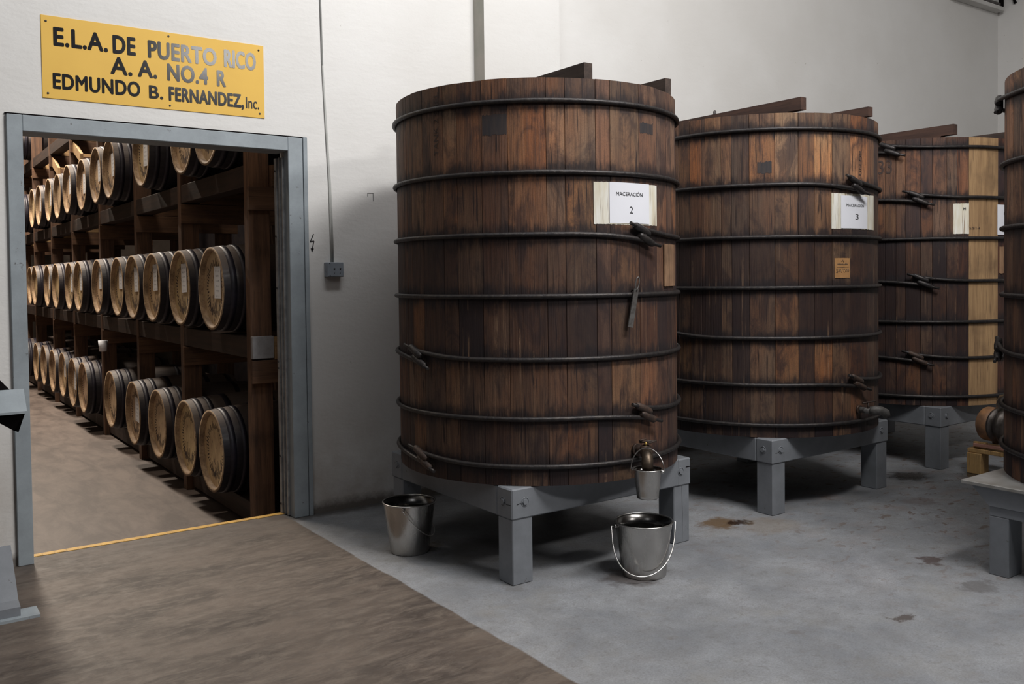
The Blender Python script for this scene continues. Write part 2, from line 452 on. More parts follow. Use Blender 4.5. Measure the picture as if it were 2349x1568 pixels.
def tag(o, label=None, cat=None, group=None, kind=None):
    if label: o['label'] = label
    if cat: o['category'] = cat
    if group: o['group'] = group
    if kind: o['kind'] = kind
    return o
def thing(name, label, cat, loc=(0, 0, 0), group=None):
    o = bpy.data.objects.new(name, None); COL.objects.link(o); o.location = loc; o.empty_display_size = .1
    return tag(o, label, cat, group)
def lay(o, mesh, name, parent, loc=(0, 0, 0)):
    x = bpy.data.objects.new(name, mesh); COL.objects.link(x); x.parent = parent; x.location = loc; return x

def text_geo(s, w, h, bold=0.0, spacing=None, split=1):
    """flat lettering centred on the origin in the x-y plane, fitted to w x h"""
    cu = bpy.data.curves.new('lettering', 'FONT'); cu.body = s; cu.space_character = spacing if spacing else 1.0 + max(bold, 0) * 1.6
    cu.resolution_u = 4; cu.fill_mode = 'FRONT'
    to = bpy.data.objects.new('lettering_source', cu); COL.objects.link(to)
    bpy.context.view_layer.update()
    dg = bpy.context.evaluated_depsgraph_get()
    me = bpy.data.meshes.new_from_object(to.evaluated_get(dg))
    vs = np.array([v.co[:] for v in me.vertices]); fs = [tuple(p.vertices) for p in me.polygons]
    bpy.data.objects.remove(to); bpy.data.curves.remove(cu); bpy.data.meshes.remove(me)
    lo, hi = vs.min(0), vs.max(0)
    vs = (vs - (lo + hi) / 2)
    e = max(bold, 0) * h * .9
    vs[:, 0] *= (w - 2 * e) / (hi[0] - lo[0]); vs[:, 1] *= (h - 2 * e) / (hi[1] - lo[1])
    if e > 0:
        base, bf = vs.copy(), list(fs); out, fs, n = [], [], len(vs)
        for i, (dx, dy) in enumerate([(0, 0)] + [(math.cos(q * math.pi / 4), math.sin(q * math.pi / 4)) for q in range(8)]):
            out.append(base + np.array([dx * e, dy * e, i * .00006])); fs += [tuple(j + i * n for j in f) for f in bf]
        vs = np.concatenate(out)
    return vs, fs

# ---------------------------------------------------------------- room shell
WY, WB, DX0, DX1, DTOP = 5.04, 5.20, .605, 1.975, 2.165     # wall face, wall back, door opening
FX, CZ = 10.33, 5.6
def structure(name, mb, mats, **k):
    o = mb.build(name, mats, **k); o['kind'] = 'structure'; return o

b = MB()
b.box(-5, FX + .2, -5, WB - .005, -.25, 0)
structure('floor', b, M['floor'])
b = MB(); b.box(-1.6, 4.6, WB, 17.0, -.30, -.20)
k = NT('barrel_room_floor'); v = k.coord()
k.out(k.mix(k.rng(k.noise(k.mapping(v, (3, 1, 1)), 2.2, 8, .65, .4), .38, .62), (.072, .053, .045), (.135, .104, .088)), .6)
k.bump(k.noise(v, 30, 4), .2, .004)
structure('floor_barrel_room', b, k.m)
b = MB()
b.box(-5, DX0 - .02, WY, WB, 0, CZ); b.box(DX1 + .02, FX, WY, WB, 0, CZ); b.box(DX0 - .02, DX1 + .02, WY, WB, DTOP + .02, CZ)
structure('wall_left', b, M['wall'])
b = MB(); b.box(3.296, 3.93, 4.915, WY - .001, 0, CZ)
for i, p in enumerate(b.f): pass
b.mi = [0, 0, 0, 0, 1, 0]
structure('trim_1', b, [M['wall'], M['bare']])
b = MB(); b.box(FX, FX + .2, -5, WB, 0, CZ)
structure('wall_far', b, M['wall'])
b = MB(); b.box(FX - .07, FX - .001, 4.42, 4.60, 0, CZ)
structure('trim_2', b, M['wall'])
b = MB(); b.box(-5, FX + .2, -5, WB, CZ, CZ + .1)
structure('ceiling', b, M['ceil'])
b = MB()
b.box(-1.7, -1.6, WB, 17.0, -.3, 6.0); b.box(-1.7, 4.7, 17.0, 17.1, -.3, 6.0)
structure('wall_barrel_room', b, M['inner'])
b = MB(); b.box(4.6, 4.7, WB, 17.0, -.3, 6.0)
structure('wall_barrel_room_right', b, M['dark'])  # wall coloured black to stand in for unlit depth behind the rack
b = MB(); b.box(-1.7, 4.7, WB, 17.1, 6.0, 6.1)
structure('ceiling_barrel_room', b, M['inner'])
# threshold face of the step down and yellow nosing line
b = MB()
N = 24
for i in range(N):
    xa = DX0 + (DX1 - DX0 - .01) * i / N; xb = DX0 + (DX1 - DX0 - .01) * (i + 1) / N
    wa = rnd.uniform(-.004, .004)
    b.box(xa, xb + .001, 5.150 + wa, WB - .006, .0005, .003)
structure('trim_3', b, M['stripe'])

# door frame: flat casings, reveal and a roller guide
df = thing('door_1', None, None, (DX0, WY, 0)); df['kind'] = 'structure'
def rel(o, p): o.matrix_parent_inverse = p.matrix_basis.inverted() if False else Matrix.Translation(-Vector(p.location)); return o
def part(mb, name, mats, p, color=None):
    o = mb.build(name, mats, p, color=color); rel(o, p); return o
part(MB().box(.535, DX0, WY - .022, WY + .10, 0, 2.245, ch=.003), 'jamb_casing', M['frame'], df)
part(MB().box(DX1, 2.065, WY - .022, WY + .05, 0, 2.245, ch=.003), 'jamb_casing', M['frame'], df)
part(MB().box(2.067, 2.092, WY - .028, WY + .02, 0, 2.25, ch=.002), 'edge_bead', M['frame'], df)
part(MB().box(DX0, DX1, WY - .022, WY + .05, DTOP, 2.245, ch=.003), 'head_casing', M['frame'], df)
part(MB().box(DX0, DX1, WY + .05, WB, DTOP, DTOP + .02), 'head_lining', M['frame'], df)
part(MB().box(DX0 - .02, DX0, WY + .10, WB, 0, DTOP), 'jamb_lining', M['frame'], df)
part(MB().box(.530, 2.094, WY - .012, WY + .01, 2.246, 2.253), 'shadow_strip', M['dark'], df)  # dark strip painted in for the shadow line over the head casing
g = MB()
for (x, w, y0, y1) in ((DX1 - .012, .014, 5.088, 5.104), (DX1 - .004, .006, 5.104, 5.128), (DX1 - .016, .018, 5.128, 5.140), (DX1 - .004, .006, 5.140, 5.165), (DX1 - .020, .022, 5.165, 5.198)):
    g.box(x, x + w, y0, y1, .005, DTOP - .03)
part(g, 'roller_guide', simple('guide_steel', (.38, .385, .39), (.24, .24, .245), 20, .4, .3), df)
g = MB()
for z in (2.06, 1.67, 1.36, .92, .88, .35, .06):
    g.lathe([(.007, -.006), (.007, 0), (.0, 0)], 10, (DX1 - .018, 5.18, z), 'x')
part(g, 'guide_bolts', M['tag'], df)

# ---------------------------------------------------------------- yellow sign
SX0, SX1, SZ0, SZ1, SY = .700, 1.845, 2.342, 2.757, WY - .006
sg = thing('sign_board', 'yellow enamel sign with three lines of black lettering above the doorway', 'sign', (SX0, WY, SZ0))
part(MB().box(SX0, SX1, WY - .005, WY, SZ0, SZ1, ch=.001), 'panel', M['yellow'], sg)
W_, H_ = SX1 - SX0, SZ1 - SZ0
def sign_text(s, u0, u1, v0, v1, bold):
    vs, fs = text_geo(s, (u1 - u0) * W_, (v1 - v0) * H_, bold)
    cx_ = SX0 + W_ * (u0 + u1) / 2; cz_ = SZ0 + H_ * (v0 + v1) / 2
    mb = MB(); mb.add([(cx_ + p[0], WY - .0062 - p[2], cz_ + p[1]) for p in vs], fs)
    part(mb, 'lettering', M['signink'], sg)
for s, u0, u1, v0, v1, bo in [
    ('E.L.A.', .048, .272, .640, .872, .030), ('DE', .292, .392, .640, .872, .030), ('PUERTO', .445, .765, .635, .870, .030), ('RICO', .800, .960, .640, .885, .030),
    ('A.', .280, .375, .375, .600, .030), ('A.', .398, .485, .378, .600, .030), ('NO.4', .530, .722, .372, .600, .030), ('R', .763, .808, .372, .590, .034),
    ('EDMUNDO', .042, .408, .120, .315, .028), ('B.', .446, .510, .118, .290, .028), ('FERNANDEZ,', .535, .895, .085, .300, .028), ('Inc.', .905, .972, .115, .272, .010)]:
    sign_text(s, u0, u1, v0, v1, bo * 1.45)
for (u, v_) in ((.02, .93), (.54, .95), (.975, .93), (.022, .06), (.54, .05), (.975, .06)):
    mb = MB(); mb.lathe([(.006, 0), (.005, .003), (.001, .004)], 10, (0, 0, 0))
    mb.v = [(SX0 + W_ * u + p[0], WY - .005 - p[2], SZ0 + H_ * v_ + p[1]) for p in mb.v]
    part(mb, 'screw', M['tag'], sg)

# ---------------------------------------------------------------- socket box, cable, painted marks
bx = thing('junction_box', 'small grey square electrical box on the wall right of the doorway', 'electrical box', (2.25, WY, 1.42))
part(MB().box(2.196, 2.302, WY - .048, WY, 1.424, 1.512, ch=.003), 'body', M['boxpaint'], bx)
part(MB().box(2.199, 2.299, WY - .052, WY - .048, 1.427, 1.509, ch=.001), 'cover_plate', M['boxpaint'], bx)
for (x, z, r) in ((2.240, 1.473, .0055), (2.278, 1.473, .0055), (2.240, 1.447, .0022), (2.278, 1.447, .0022), (2.210, 1.505, .003), (2.212, 1.433, .003)):
    mb = MB(); mb.lathe([(r, 0), (r, .002), (r * .3, .0022)], 10)
    mb.v = [(x + p[0], WY - .0521 - p[2], z + p[1]) for p in mb.v]; part(mb, 'knob', M['ink'], bx)
cab = thing('power_cable', 'thin grey cables running down the wall into the electrical box', 'cable', (2.25, WY, 1.52))
for off, dz in ((0, 0), (.010, 0)):
    pts = [(2.198, 5.6), (2.200, 3.08), (2.206, 2.69), (2.222 + off * .3, 2.31), (2.236 + off * .6, 2.0), (2.240 + off, 1.75), (2.243 + off, 1.512)]
    part(MB().tube([(x, WY - .006, z) for x, z in pts], .0055, 8), 'cable_strand', M['plug'], cab)
mk = MB()
def stroke(mb, pts, w, y):
    for (a, c) in zip(pts[:-1], pts[1:]):
        a = np.array(a); c = np.array(c); d = (c - a) / np.linalg.norm(c - a); n = np.array([-d[1], d[0]]) * w / 2
        q = [a - n, c - n, c + n, a + n]; mb.add([(p[0], y, p[1]) for p in q], [(0, 1, 2, 3)])
stroke(mk, [(2.133, 1.682), (2.111, 1.634), (2.134, 1.640), (2.122, 1.585)], .0065, WY - .0015)
mk.add([(2.112, WY - .0015, 1.597), (2.134, WY - .0015, 1.595), (2.121, WY - .0015, 1.570)], [(0, 1, 2)])
tag(mk.build('warning_mark', M['ink']), 'small black lightning bolt arrow painted on the wall beside the doorway', 'wall marking')
mk = MB(); stroke(mk, [(2.493, 1.920), (2.493, 1.941), (2.531, 1.942), (2.532, 1.892)], .003, WY - .0015)
tag(mk.build('pencil_mark', M['ink']), 'thin square bracket line drawn on the wall left of the first tank', 'wall marking')

# ---------------------------------------------------------------- high vent in the far corner
vt = thing('wall_vent', 'dark slatted vent high on the wall at the upper right corner', 'vent', (9.6, WY, 4.3))
part(MB().box(9.25, 10.27, WY - .10, WY, 4.285, 4.33, ch=.004), 'ledge', M['ceil'], vt)
part(MB().box(9.72, 10.26, WY - .02, WY, 4.36, 4.95), 'backing', M['dark'], vt)
x = 9.74
while x < 10.22:
    part(MB().box(x, x + .03, WY - .075, WY - .02, 4.375, 4.95), 'slat', M['plug'], vt); x += .06
part(MB().box(9.70, 10.26, WY - .08, WY, 4.345, 4.372), 'frame_rail', M['tag'], vt)
part(MB().box(10.225, 10.275, WY - .09, WY, 4.34, 4.95), 'frame_post', M['dark'], vt)
br = MB(); br.tube([(FX - .01, 4.85, 4.36), (FX - .05, 4.85, 4.42), (FX - .05, 4.60, 4.50)], .018, 8)
tag(br.build('iron_bracket', M['dark']), 'black bent iron bracket high on the far wall by the vent', 'bracket')

# ---------------------------------------------------------------- wooden tanks
R0 = .744
def hoop_obj(parent, z, R, lug, zb, tail=.135, big=1.0):
    """round iron hoop drawn together by a cast lug at angle `lug`"""
    r = .0115
    pts = []; N = 120
    a0, a1 = lug - tail, lug + 2 * math.pi + tail
    for i in range(N + 1):
        a = a0 + (a1 - a0) * i / N
        da = a - lug; db = a1 - tail - a
        off = 0.0; rad = 0.0
        if da < .5: off += .026 * (1 - max(da, 0) / .5)**2 * big + (.20 * max(-da, 0)); rad += .012 * (1 - max(da, 0) / .5)**3 + (.02 if da < 0 else 0) * min(1, -da / tail if da < 0 else 0)
        if db < .5: off -= .026 * (1 - max(db, 0) / .5)**2 * big + (.20 * max(-db, 0)); rad += .012 * (1 - max(db, 0) / .5)**3 + (.02 if db < 0 else 0) * min(1, -db / tail if db < 0 else 0)
        RR = R + r + rad
        pts.append((RR * math.cos(a), RR * math.sin(a), z - zb + off))
    rr = [r * (.72 if (i < 3 or i > N - 3) else 1) for i in range(N + 1)]
    h = part(MB().tube(pts, rr, 8), 'hoop', M['iron'], parent)
    h.location = (0, 0, 0); h.matrix_parent_inverse = Matrix.Identity(4)
    mb = MB()
    def at(a, zz, RR): return (RR * math.cos(a), RR * math.sin(a), zz)
    for sgn in (1, -1):
        ca = lug - sgn * .020
        p = [at(ca + q * .060, z - zb + sgn * .023 * big - q * .020, R + .027) for q in (-1.15, -1, -.9, 0, .9, 1, 1.15)]
        mb.tube(p, [.011, .015, .0175, .019, .0175, .015, .011], 10)
    mb.tube([at(lug, z - zb - .028, R + .022), at(lug, z - zb + .028, R + .022)], .018, 8)
    l = mb.build('lug', M['rust'] if big < 1 else M['iron'], h)
    return h

def make_tank(c, z0, z1, hoops, lugs, joints, tones, mat, label, beams, seed):
    rr = random.Random(seed)
    t = thing('wooden_tank', label, 'tank', (c[0], c[1], z0), None)
    fr = math.atan2(-c[1], -c[0]) % (2 * math.pi)          # direction of the photograph's viewpoint
    js = [a for a in joints]
    a = js[-1]; end = js[0] + 2 * math.pi
    while end - a > .27:
        a += rr.uniform(.12, .20); js.append(a)
    js.append(end)
    H = z1 - z0
    for i in range(len(js) - 1):
        a, b_ = js[i], js[i + 1]; g_ = .0006 / R0
        n = 3 if b_ - a < .13 else 5
        col = tones[i] if i < len(tones) else (rr.uniform(.6, 1.1),) * 3
        # slightly uneven stave face depth
        dr = rr.uniform(-.0010, .0008); ri = R0 - .045
        top = H + rr.uniform(-.0013, .0013)
        ring = []
        ring.append((R0 + dr - .0020, a + g_))
        for j in range(n + 1):
            f = j / n; aa = a + g_ + .0016 / R0 + (b_ - a - 2 * g_ - .0032 / R0) * f
            ring.append((R0 + dr, aa))
        ring.append((R0 + dr - .0020, b_ - g_))
        ring.append((ri, b_ - g_)); ring.append((ri, (a + b_) / 2)); ring.append((ri, a + g_))
        base = [(r * math.cos(q), r * math.sin(q)) for r, q in ring]
        mb = MB(); K = len(base)
        vs = [(x, y, 0) for x, y in base] + [(x, y, top) for x, y in base]
        mb.add(vs, [tuple(range(K))[::-1], tuple(range(K, 2 * K))] + [(q, (q + 1) % K, K + (q + 1) % K, K + q) for q in range(K)])
        mb.build('stave', M['palestave'] if max(col) > 2 else mat, t, color=col)
    # head boards inside the top and bottom
    for name, zz, th in (('lid_board', H - .05, .028), ('bottom_board', .05, .03)):
        nb = 9
        for i in range(nb):
            y0 = -R0 + .048 + (2 * R0 - .096) * i / nb; y1 = -R0 + .048 + (2 * R0 - .096) * (i + 1) / nb - .002
            rr_ = R0 - .047
            xs = [math.sqrt(max(rr_**2 - y * y, 0)) for y in (y0, y1)]
            if i == 0: xs[0] = .12
            if i == nb - 1: xs[1] = .12
            xm = math.sqrt(max(rr_**2 - ((y0 + y1) / 2)**2, 0))
            pts = [(-xs[0], y0, zz - th), (xs[0], y0, zz - th), (xm, (y0 + y1) / 2, zz - th), (xs[1], y1, zz - th), (-xs[1], y1, zz - th), (-xm, (y0 + y1) / 2, zz - th)]
            mb = MB(); mb.prism(pts, (0, 0, th)); mb.build(name, mat, t, color=(.7, .7, .7))
    for h, lg in zip(hoops, lugs):
        hoop_obj(t, h, R0, lg if lg is not None else fr + math.pi + rr.uniform(-.5, .5), z0, big=1.0 if h > 1.0 else .9)
    return t

def joints_px(xs, y, c): return [ang(x, y, R0, c)[0] for x in xs]
TC = [(2.915, 3.865), (4.80, 3.905), (6.72, 3.96), (4.90, 1.53)]
# ---- tank one
hz1 = [2.216, 1.890, 1.606, 1.322, 1.030, .756, .536]
j1 = joints_px([925, 931, 942, 968, 1015, 1047, 1104, 1163.5, 1252, 1295.5, 1366, 1399, 1465, 1505, 1528, 1538], 320, TC[0])
t1 = [(.80, .80, .86), (.95, .93, .92), (1.0, .98, .92), (.86, .86, .86), (1.02, 1.0, .94), (.95, .95, .92), (.85, .82, .80), (1.02, .98, .92), (1.15, 1.12, 1.06), (.95, .95, .90), (.80, .72, .74), (1.2, 1.16, 1.0), (1.0, .95, .92), (.95, .92, .92), (.92, .92, .98)]
m1 = stave_mat('tank_wood', [h - .446 for h in hz1], [.16, .35, .52, .28, .33, .60, .88, .54], 1)
lug1 = [None, None, ang(1474, 533, .76, TC[0])[0], None, ang(962, 818, .76, TC[0])[0], ang(1478, 942, .76, TC[0])[0], ang(974, 1053, .76, TC[0])[0]]
tk1 = make_tank(TC[0], .446, 2.322, hz1, lug1, j1, t1, m1, 'large dark wooden tank nearest the doorway wearing the sheet numbered 2', None, 11)
# ---- tank two
hz2 = [2.254, 1.932, 1.626, 1.328, 1.032, .756, .520]
j2 = joints_px([1556, 1582, 1608, 1616, 1653, 1677, 1718, 1777, 1831, 1868, 1909, 1951, 1989, 2005], 360, TC[1])
t2 = [(.95, .95, .9), (1.0, 1, .95), (.8, .8, .8), (1.15, 1.12, 1.0), (1.1, 1.1, 1.0), (.48, .55, .62), (1.0, 1.0, .95), (1.3, 1.3, 1.15), (.66, .70, .70), (1.25, 1.25, 1.1), (1.2, 1.2, 1.05), (1.25, 1.22, 1.1), (.95, .98, 1.0)]
m2 = stave_mat('tank_wood_reddish', [h - .446 for h in hz2], [.12, .30, .34, .18, .18, .56, .92, .58], 2)
lug2 = [None, ang(1962, 424, .76, TC[1])[0], None, None, None, ang(1966, 868, .76, TC[1])[0], None]
lug2[4] = ang(1556, 783, .76, TC[1])[0] - .1
tk2 = make_tank(TC[1], .446, 2.348, hz2, lug2, j2, t2, m2, 'reddish brown wooden tank in the middle wearing the sheet numbered 3', None, 12)
# ---- tank three
def zfront(c, y, r=.755, x=None):
    d = math.hypot(*c); k_ = (d - r) / d; px = k_ * c[0]; py = k_ * c[1]
    lo, hi = 0, 5
    for _ in range(50):
        mid = (lo + hi) / 2; q = np.array([px, py, mid]) - EYEP
        yy = PY + FPX * (q @ DN) / (q @ fw)
        if yy > y: lo = mid
        else: hi = mid
    return (lo + hi) / 2
hz3 = [zfront(TC[2], y) for y in (340, 455, 548, 645, 738, 820, 908)]
z3 = zfront(TC[2], 318)
j3 = joints_px([2030, 2055, 2077, 2112, 2139, 2172, 2196, 2223, 2244, 2263, 2290, 2310], 400, TC[2])
t3 = [(.75, .72, .7), (.9, .85, .8), (.85, .8, .78), (.9, .86, .82), (.85, .8, .8), (.7, .72, .75), (.85, .7, .65), (2.6, 2.9, 2.5), (2.2, 2.45, 2.1), (2.7, 3.0, 2.5), (.8, .6, .55)]
m3 = stave_mat('tank_wood_dark', [h - .446 for h in hz3], [.06, .24, .20, .12, .14, .66, .84, .38], 3)
lug3 = [ang(2042, 350, .76, TC[2])[0], ang(2106, 457, .76, TC[2])[0], None, ang(2117, 645, .76, TC[2])[0], None, ang(2105, 820, .76, TC[2])[0], None]
tk3 = make_tank(TC[2], .446, z3, hz3, lug3, j3, t3, m3, 'farthest dark wooden tank with a few pale replacement staves', None, 13)
# ---- tank four (cut by the right edge)
def ztan(c, y, r=.76):
    d = math.hypot(*c); mth = math.atan2(c[1], c[0]); h = math.asin(r / d); L = d * math.cos(h)
    p = (L * math.cos(mth + h), L * math.sin(mth + h)); lo, hi = 0, 5
    for _ in range(50):
        mid = (lo + hi) / 2; q = np.array([p[0], p[1], mid]) - EYEP
        yy = PY + FPX * (q @ DN) / (q @ fw)
        if yy > y: lo = mid
        else: hi = mid
    return (lo + hi) / 2
hz4 = [ztan(TC[3], y) for y in (238, 382, 525, 675, 802, 922, 1012)]
z4 = ztan(TC[3], 190)
fr4 = math.atan2(-TC[3][1], -TC[3][0]) % (2 * math.pi)
j4 = []; a = fr4 - 1.5
rj = random.Random(4)
while a < fr4 + .6: j4.append(a); a += rj.uniform(.11, .19)
t4 = [(rj.uniform(1.0, 1.35),) * 3 for _ in j4]
m4 = stave_mat('tank_wood_near', [h - .43 for h in hz4], [.16, .34, .42, .42, .34, .74, .98, .85], 4)
t4tan = fr4 - math.acos(R0 / math.hypot(*TC[3]))
lug4 = [t4tan - .03, None, None, None, t4tan - .04, None, None]
tk4 = make_tank(TC[3], .4285, z4, hz4, lug4, j4, t4, m4, 'wooden tank at the right edge of the picture, only its left side in view', None, 14)

# beams lying across the tank lids
def lid_beam(x, y0, y1, z, w, h, mat, label, notch=False):
    o = thing('lid_beam', label, 'beam', (x, y0, z), 'beams lying across the tank tops')
    mb = MB()
    pts = [(x, y0, z), (x, y0, z + h), (x, y1, z + h), (x, y1, z)] if not notch else [(x, y0, z + .012), (x, y0, z + h), (x, y1, z + h), (x, y1, z), (x, y0 + .10, z), (x, y0 + .09, z + .012)]
    mb.prism(pts, (w, 0, 0)); part(mb, 'timber', mat, o)
    mb = MB(); mb.lathe([(.010, 0), (.010, .022), (.004, .028)], 10, (x + w / 2, y0 + (y1 - y0) * .55, z + h))
    part(mb, 'bolt_head', M['iron'], o)
    return o
lid_beam(2.712, 3.21, 4.52, 2.328, .050, .082, M['beam'], 'dark square timber beam on top of the nearest tank, left of its pair')
lid_beam(3.272, 3.24, 4.50, 2.328, .040, .080, M['beam'], 'dark square timber beam on the nearest tank top, right of its pair')
lid_beam(4.405, 3.27, 4.50, 2.354, .050, .085, M['beamend'], 'reddish timber beam with notched end on the middle tank, left of its pair', True)
lid_beam(4.955, 3.19, 4.60, 2.354, .045, .070, M['beamend'], 'short reddish timber beam end on the middle tank, right of its pair', True)
lid_beam(6.255, 3.36, 4.58, z3 + .006, .055, .085, M['beamend'], 'dark brown timber beam on top of the farthest tank, left of its pair', True)
lid_beam(6.90, 3.28, 4.60, z3 + .006, .05, .075, M['beam'], 'dark timber beam on the farthest tank, partly behind the right tank')

# ---------------------------------------------------------------- stands under the tanks
def stand(x0, y0, w, zb, zt, label, slits=True):
    s = thing('tank_stand', label, 'stand', (x0 + w / 2, y0 + w / 2, 0), 'grey timber stands under the row of tanks')
    x1, y1, T = x0 + w, y0 + w, .12
    for (a, b_, c, d) in ((x0, x1, y0, y0 + T), (x0, x1, y1 - T, y1), (x0, x0 + T, y0 + T + .001, y1 - T - .001), (x1 - T, x1, y0 + T + .001, y1 - T - .001)):
        part(MB().box(a, b_, c, d, zb, zt, ch=.006), 'beam', M['grey'], s)
    for i, (a, c) in enumerate(((x0 + .006, y0 + .006), (x1 - .121, y0 + .006), (x0 + .006, y1 - .121), (x1 - .121, y1 - .121))):
        part(MB().box(a, a + .115, c, c + .115, 0, zb, ch=.004), 'leg', M['grey'], s)
    for (bx_, by_, ax) in ((x0 + .075, y0, 'y'), (x1 - .075, y0, 'y'), (x0, y0 + .07, 'x'), (x0, y1 - .07, 'x')):
        zc = (zb + zt) / 2 + .005
        mb = MB()
        hexp = [(math.cos(q * math.pi / 3) * .014, math.sin(q * math.pi / 3) * .014) for q in range(6)]
        if ax == 'y':
            mb.prism([(bx_ + p, by_ + .002, zc + q) for p, q in hexp], (0, -.009, 0))
            mb.tube([(bx_ + .021 * math.cos(t), by_ - .0005, zc + .021 * math.sin(t)) for t in [i * math.pi / 8 for i in range(16)]], .002, 6, closed=True)
        else:
            mb.prism([(bx_ + .002, by_ + p, zc + q) for p, q in hexp], (-.009, 0, 0))
            mb.tube([(bx_ - .0005, by_ + .021 * math.cos(t), zc + .021 * math.sin(t)) for t in [i * math.pi / 8 for i in range(16)]], .002, 6, closed=True)
        part(mb, 'bolt', M['grey'], s)
    return s
s1 = stand(2.325, 3.29, 1.165, .304, .445, 'grey painted timber stand under the nearest tank')
s2 = stand(4.208, 3.325, 1.175, .304, .445, 'grey painted timber stand under the middle tank')
s3 = stand(6.120, 3.375, 1.185, .304, .445, 'grey painted timber stand under the farthest tank')
# drying cracks in the beams of the first stand: thin slots cut as dark recess strips
def crack(s, pts, w=.0016):
    mb = MB(); mb.tube(pts, w, 5); part(mb, 'crack', M['dark'], s)
crack(s1, [(2.352, 3.290, .372), (2.372, 3.290, .376), (2.385, 3.290, .370)], .0015)
crack(s1, [(2.3255, 3.300, .372), (2.3255, 3.33, .370), (2.3255, 3.35, .376)], .0015)
crack(s1, [(3.452, 3.2905, .398), (3.488, 3.2905, .398)], .0028)
crack(s1, [(3.428, 3.297, .005), (3.430, 3.296, .15), (3.428, 3.297, .300)], .0016)
crack(s1, [(3.40, 3.2905, .306), (3.401, 3.2905, .38), (3.400, 3.2905, .443)], .0013)
crack(s2, [(4.235, 3.3255, .365), (4.262, 3.3255, .368), (4.28, 3.3255, .376)], .0016)

# stand of tank four: thin top slab, skirt board with angled end, rail and leg
s4 = thing('tank_stand', 'grey stand with thin overhanging top and slanted skirt under the right edge tank', 'stand', (4.9, 1.53, 0))
part(MB().box(4.165, 5.60, .86, 2.20, .410, .4275, ch=.003), 'top_slab', simple('worn_grey_top', (.34, .335, .33), (.20, .19, .175), 6, .38, .1), s4)
part(MB().prism([(4.19, 2.165, .410), (4.19, .93, .410), (4.19, 1.01, .322), (4.19, 2.08, .322)], (.035, 0, 0)), 'skirt_board', M['grey'], s4)
part(MB().prism([(5.56, 2.165, .410), (5.56, .93, .410), (5.56, 1.01, .322), (5.56, 2.08, .322)], (.035, 0, 0)), 'skirt_board', M['grey'], s4)
for yy in (1.02, 2.045):
    part(MB().box(4.226, 5.559, yy, yy + .035, .322, .410), 'cross_board', M['grey'], s4)
for xx in (4.20, 5.45):
    part(MB().box(xx, xx + .10, 1.055, 2.083, .275, .3215, ch=.003), 'rail', M['grey'], s4)
    for yy in (1.055, 1.995):
        part(MB().box(xx, xx + .13, yy, yy + .088, 0, .2745, ch=.003), 'leg', M['grey'], s4)

# ---------------------------------------------------------------- sheets, notes and plaques on the tanks
def cyl_patch(c, R, a0, a1, z0, z1, ragged=0, th=.0008, seed=1, nz=1):
    rr = random.Random(seed); n = max(6, int((a1 - a0) / (.0035 if ragged else .012))); mb = MB(); vs = []; j0 = j1 = 0.0
    for i in range(n + 1):
        a = a0 + (a1 - a0) * i / n
        j0 = .45 * j0 + rr.uniform(-ragged, ragged * .4) * .7; j1 = .45 * j1 + rr.uniform(-ragged * .4, ragged) * .7
        for rad in (R, R + th):
            vs.append((c[0] + rad * math.cos(a), c[1] + rad * math.sin(a), z0 + j0)); vs.append((c[0] + rad * math.cos(a), c[1] + rad * math.sin(a), z1 + j1))
    fs = []
    for i in range(n):
        p = i * 4; q = p + 4
        fs += [(p + 2, q + 2, q + 3, p + 3), (p, p + 1, q + 1, q), (p + 1, p + 3, q + 3, q + 1), (p, q, q + 2, p + 2)]
    fs += [(0, 2, 3, 1), (n * 4, n * 4 + 1, n * 4 + 3, n * 4 + 2)]
    mb.add(vs, fs); return mb
def cyl_text(s, w, h, c, R, a_mid, zc, bold=0.0, vertical=False):
    vs, fs = text_geo(s, w, h, bold)
    mb = MB(); out = []
    for p in vs:
        u, v_ = (p[0], p[1]) if not vertical else (-p[1], p[0])
        a = a_mid + u / R; RR = R + p[2]; out.append((c[0] + RR * math.cos(a), c[1] + RR * math.sin(a), zc + v_))
    mb.add(out, fs); return mb
def sheet(c, xl, xr, yt, yb, texts, label, name='numbered_sheet', mat='paper'):
    a0, zt = ang(xl, yt, R0, c); a1, _ = ang(xr, yt, R0, c); _, zb_ = ang(xl, yb, R0, c)
    t = thing(name, label, 'sign', (c[0] + R0 * math.cos((a0 + a1) / 2), c[1] + R0 * math.sin((a0 + a1) / 2), zb_))
    part(cyl_patch(c, R0 + .0036, a0, a1, zb_, zt), 'paper', M[mat], t)
    W = (a1 - a0) * R0; H = zt - zb_
    for s, u, v_, wf, hf, bo in texts:
        part(cyl_text(s, wf * W, hf * H, c, R0 + .0050, a0 + (a1 - a0) * u, zb_ + H * v_, bo), 'printed_text', M['ink'], t)
    return t
def painted(tank, c, xl, xr, yt, yb, seed, rag=.006):
    a0, zt = ang(xl, yt, R0, c); a1, _ = ang(xr, yt, R0, c); _, zb_ = ang(xl, yb, R0, c)
    o = cyl_patch(c, R0 + .0012, a0, a1, zb_, zt, rag, .0010, seed).build('painted_patch', M['patch'], tank); rel(o, tank)
painted(tk1, TC[0], 1361, 1505, 417, 513, 3, .0025)
sheet(TC[0], 1397, 1487, 417, 511, [('MACERACIÓN', .47, .73, .66, .115, .003), ('2', .50, .33, .085, .17, .0)], 'white printed sheet reading MACERACIÓN 2 on the nearest tank')
painted(tk2, TC[1], 1907, 2003, 443, 524, 5, .0025)
sheet(TC[1], 1928, 1988, 448, 523, [('MACERACIÓN', .50, .72, .66, .11, .003), ('3', .54, .36, .12, .17, .0)], 'white printed sheet reading MACERACIÓN 3 on the middle tank')
painted(tk3, TC[2], 2186, 2222.5, 467, 536, 7, .002)
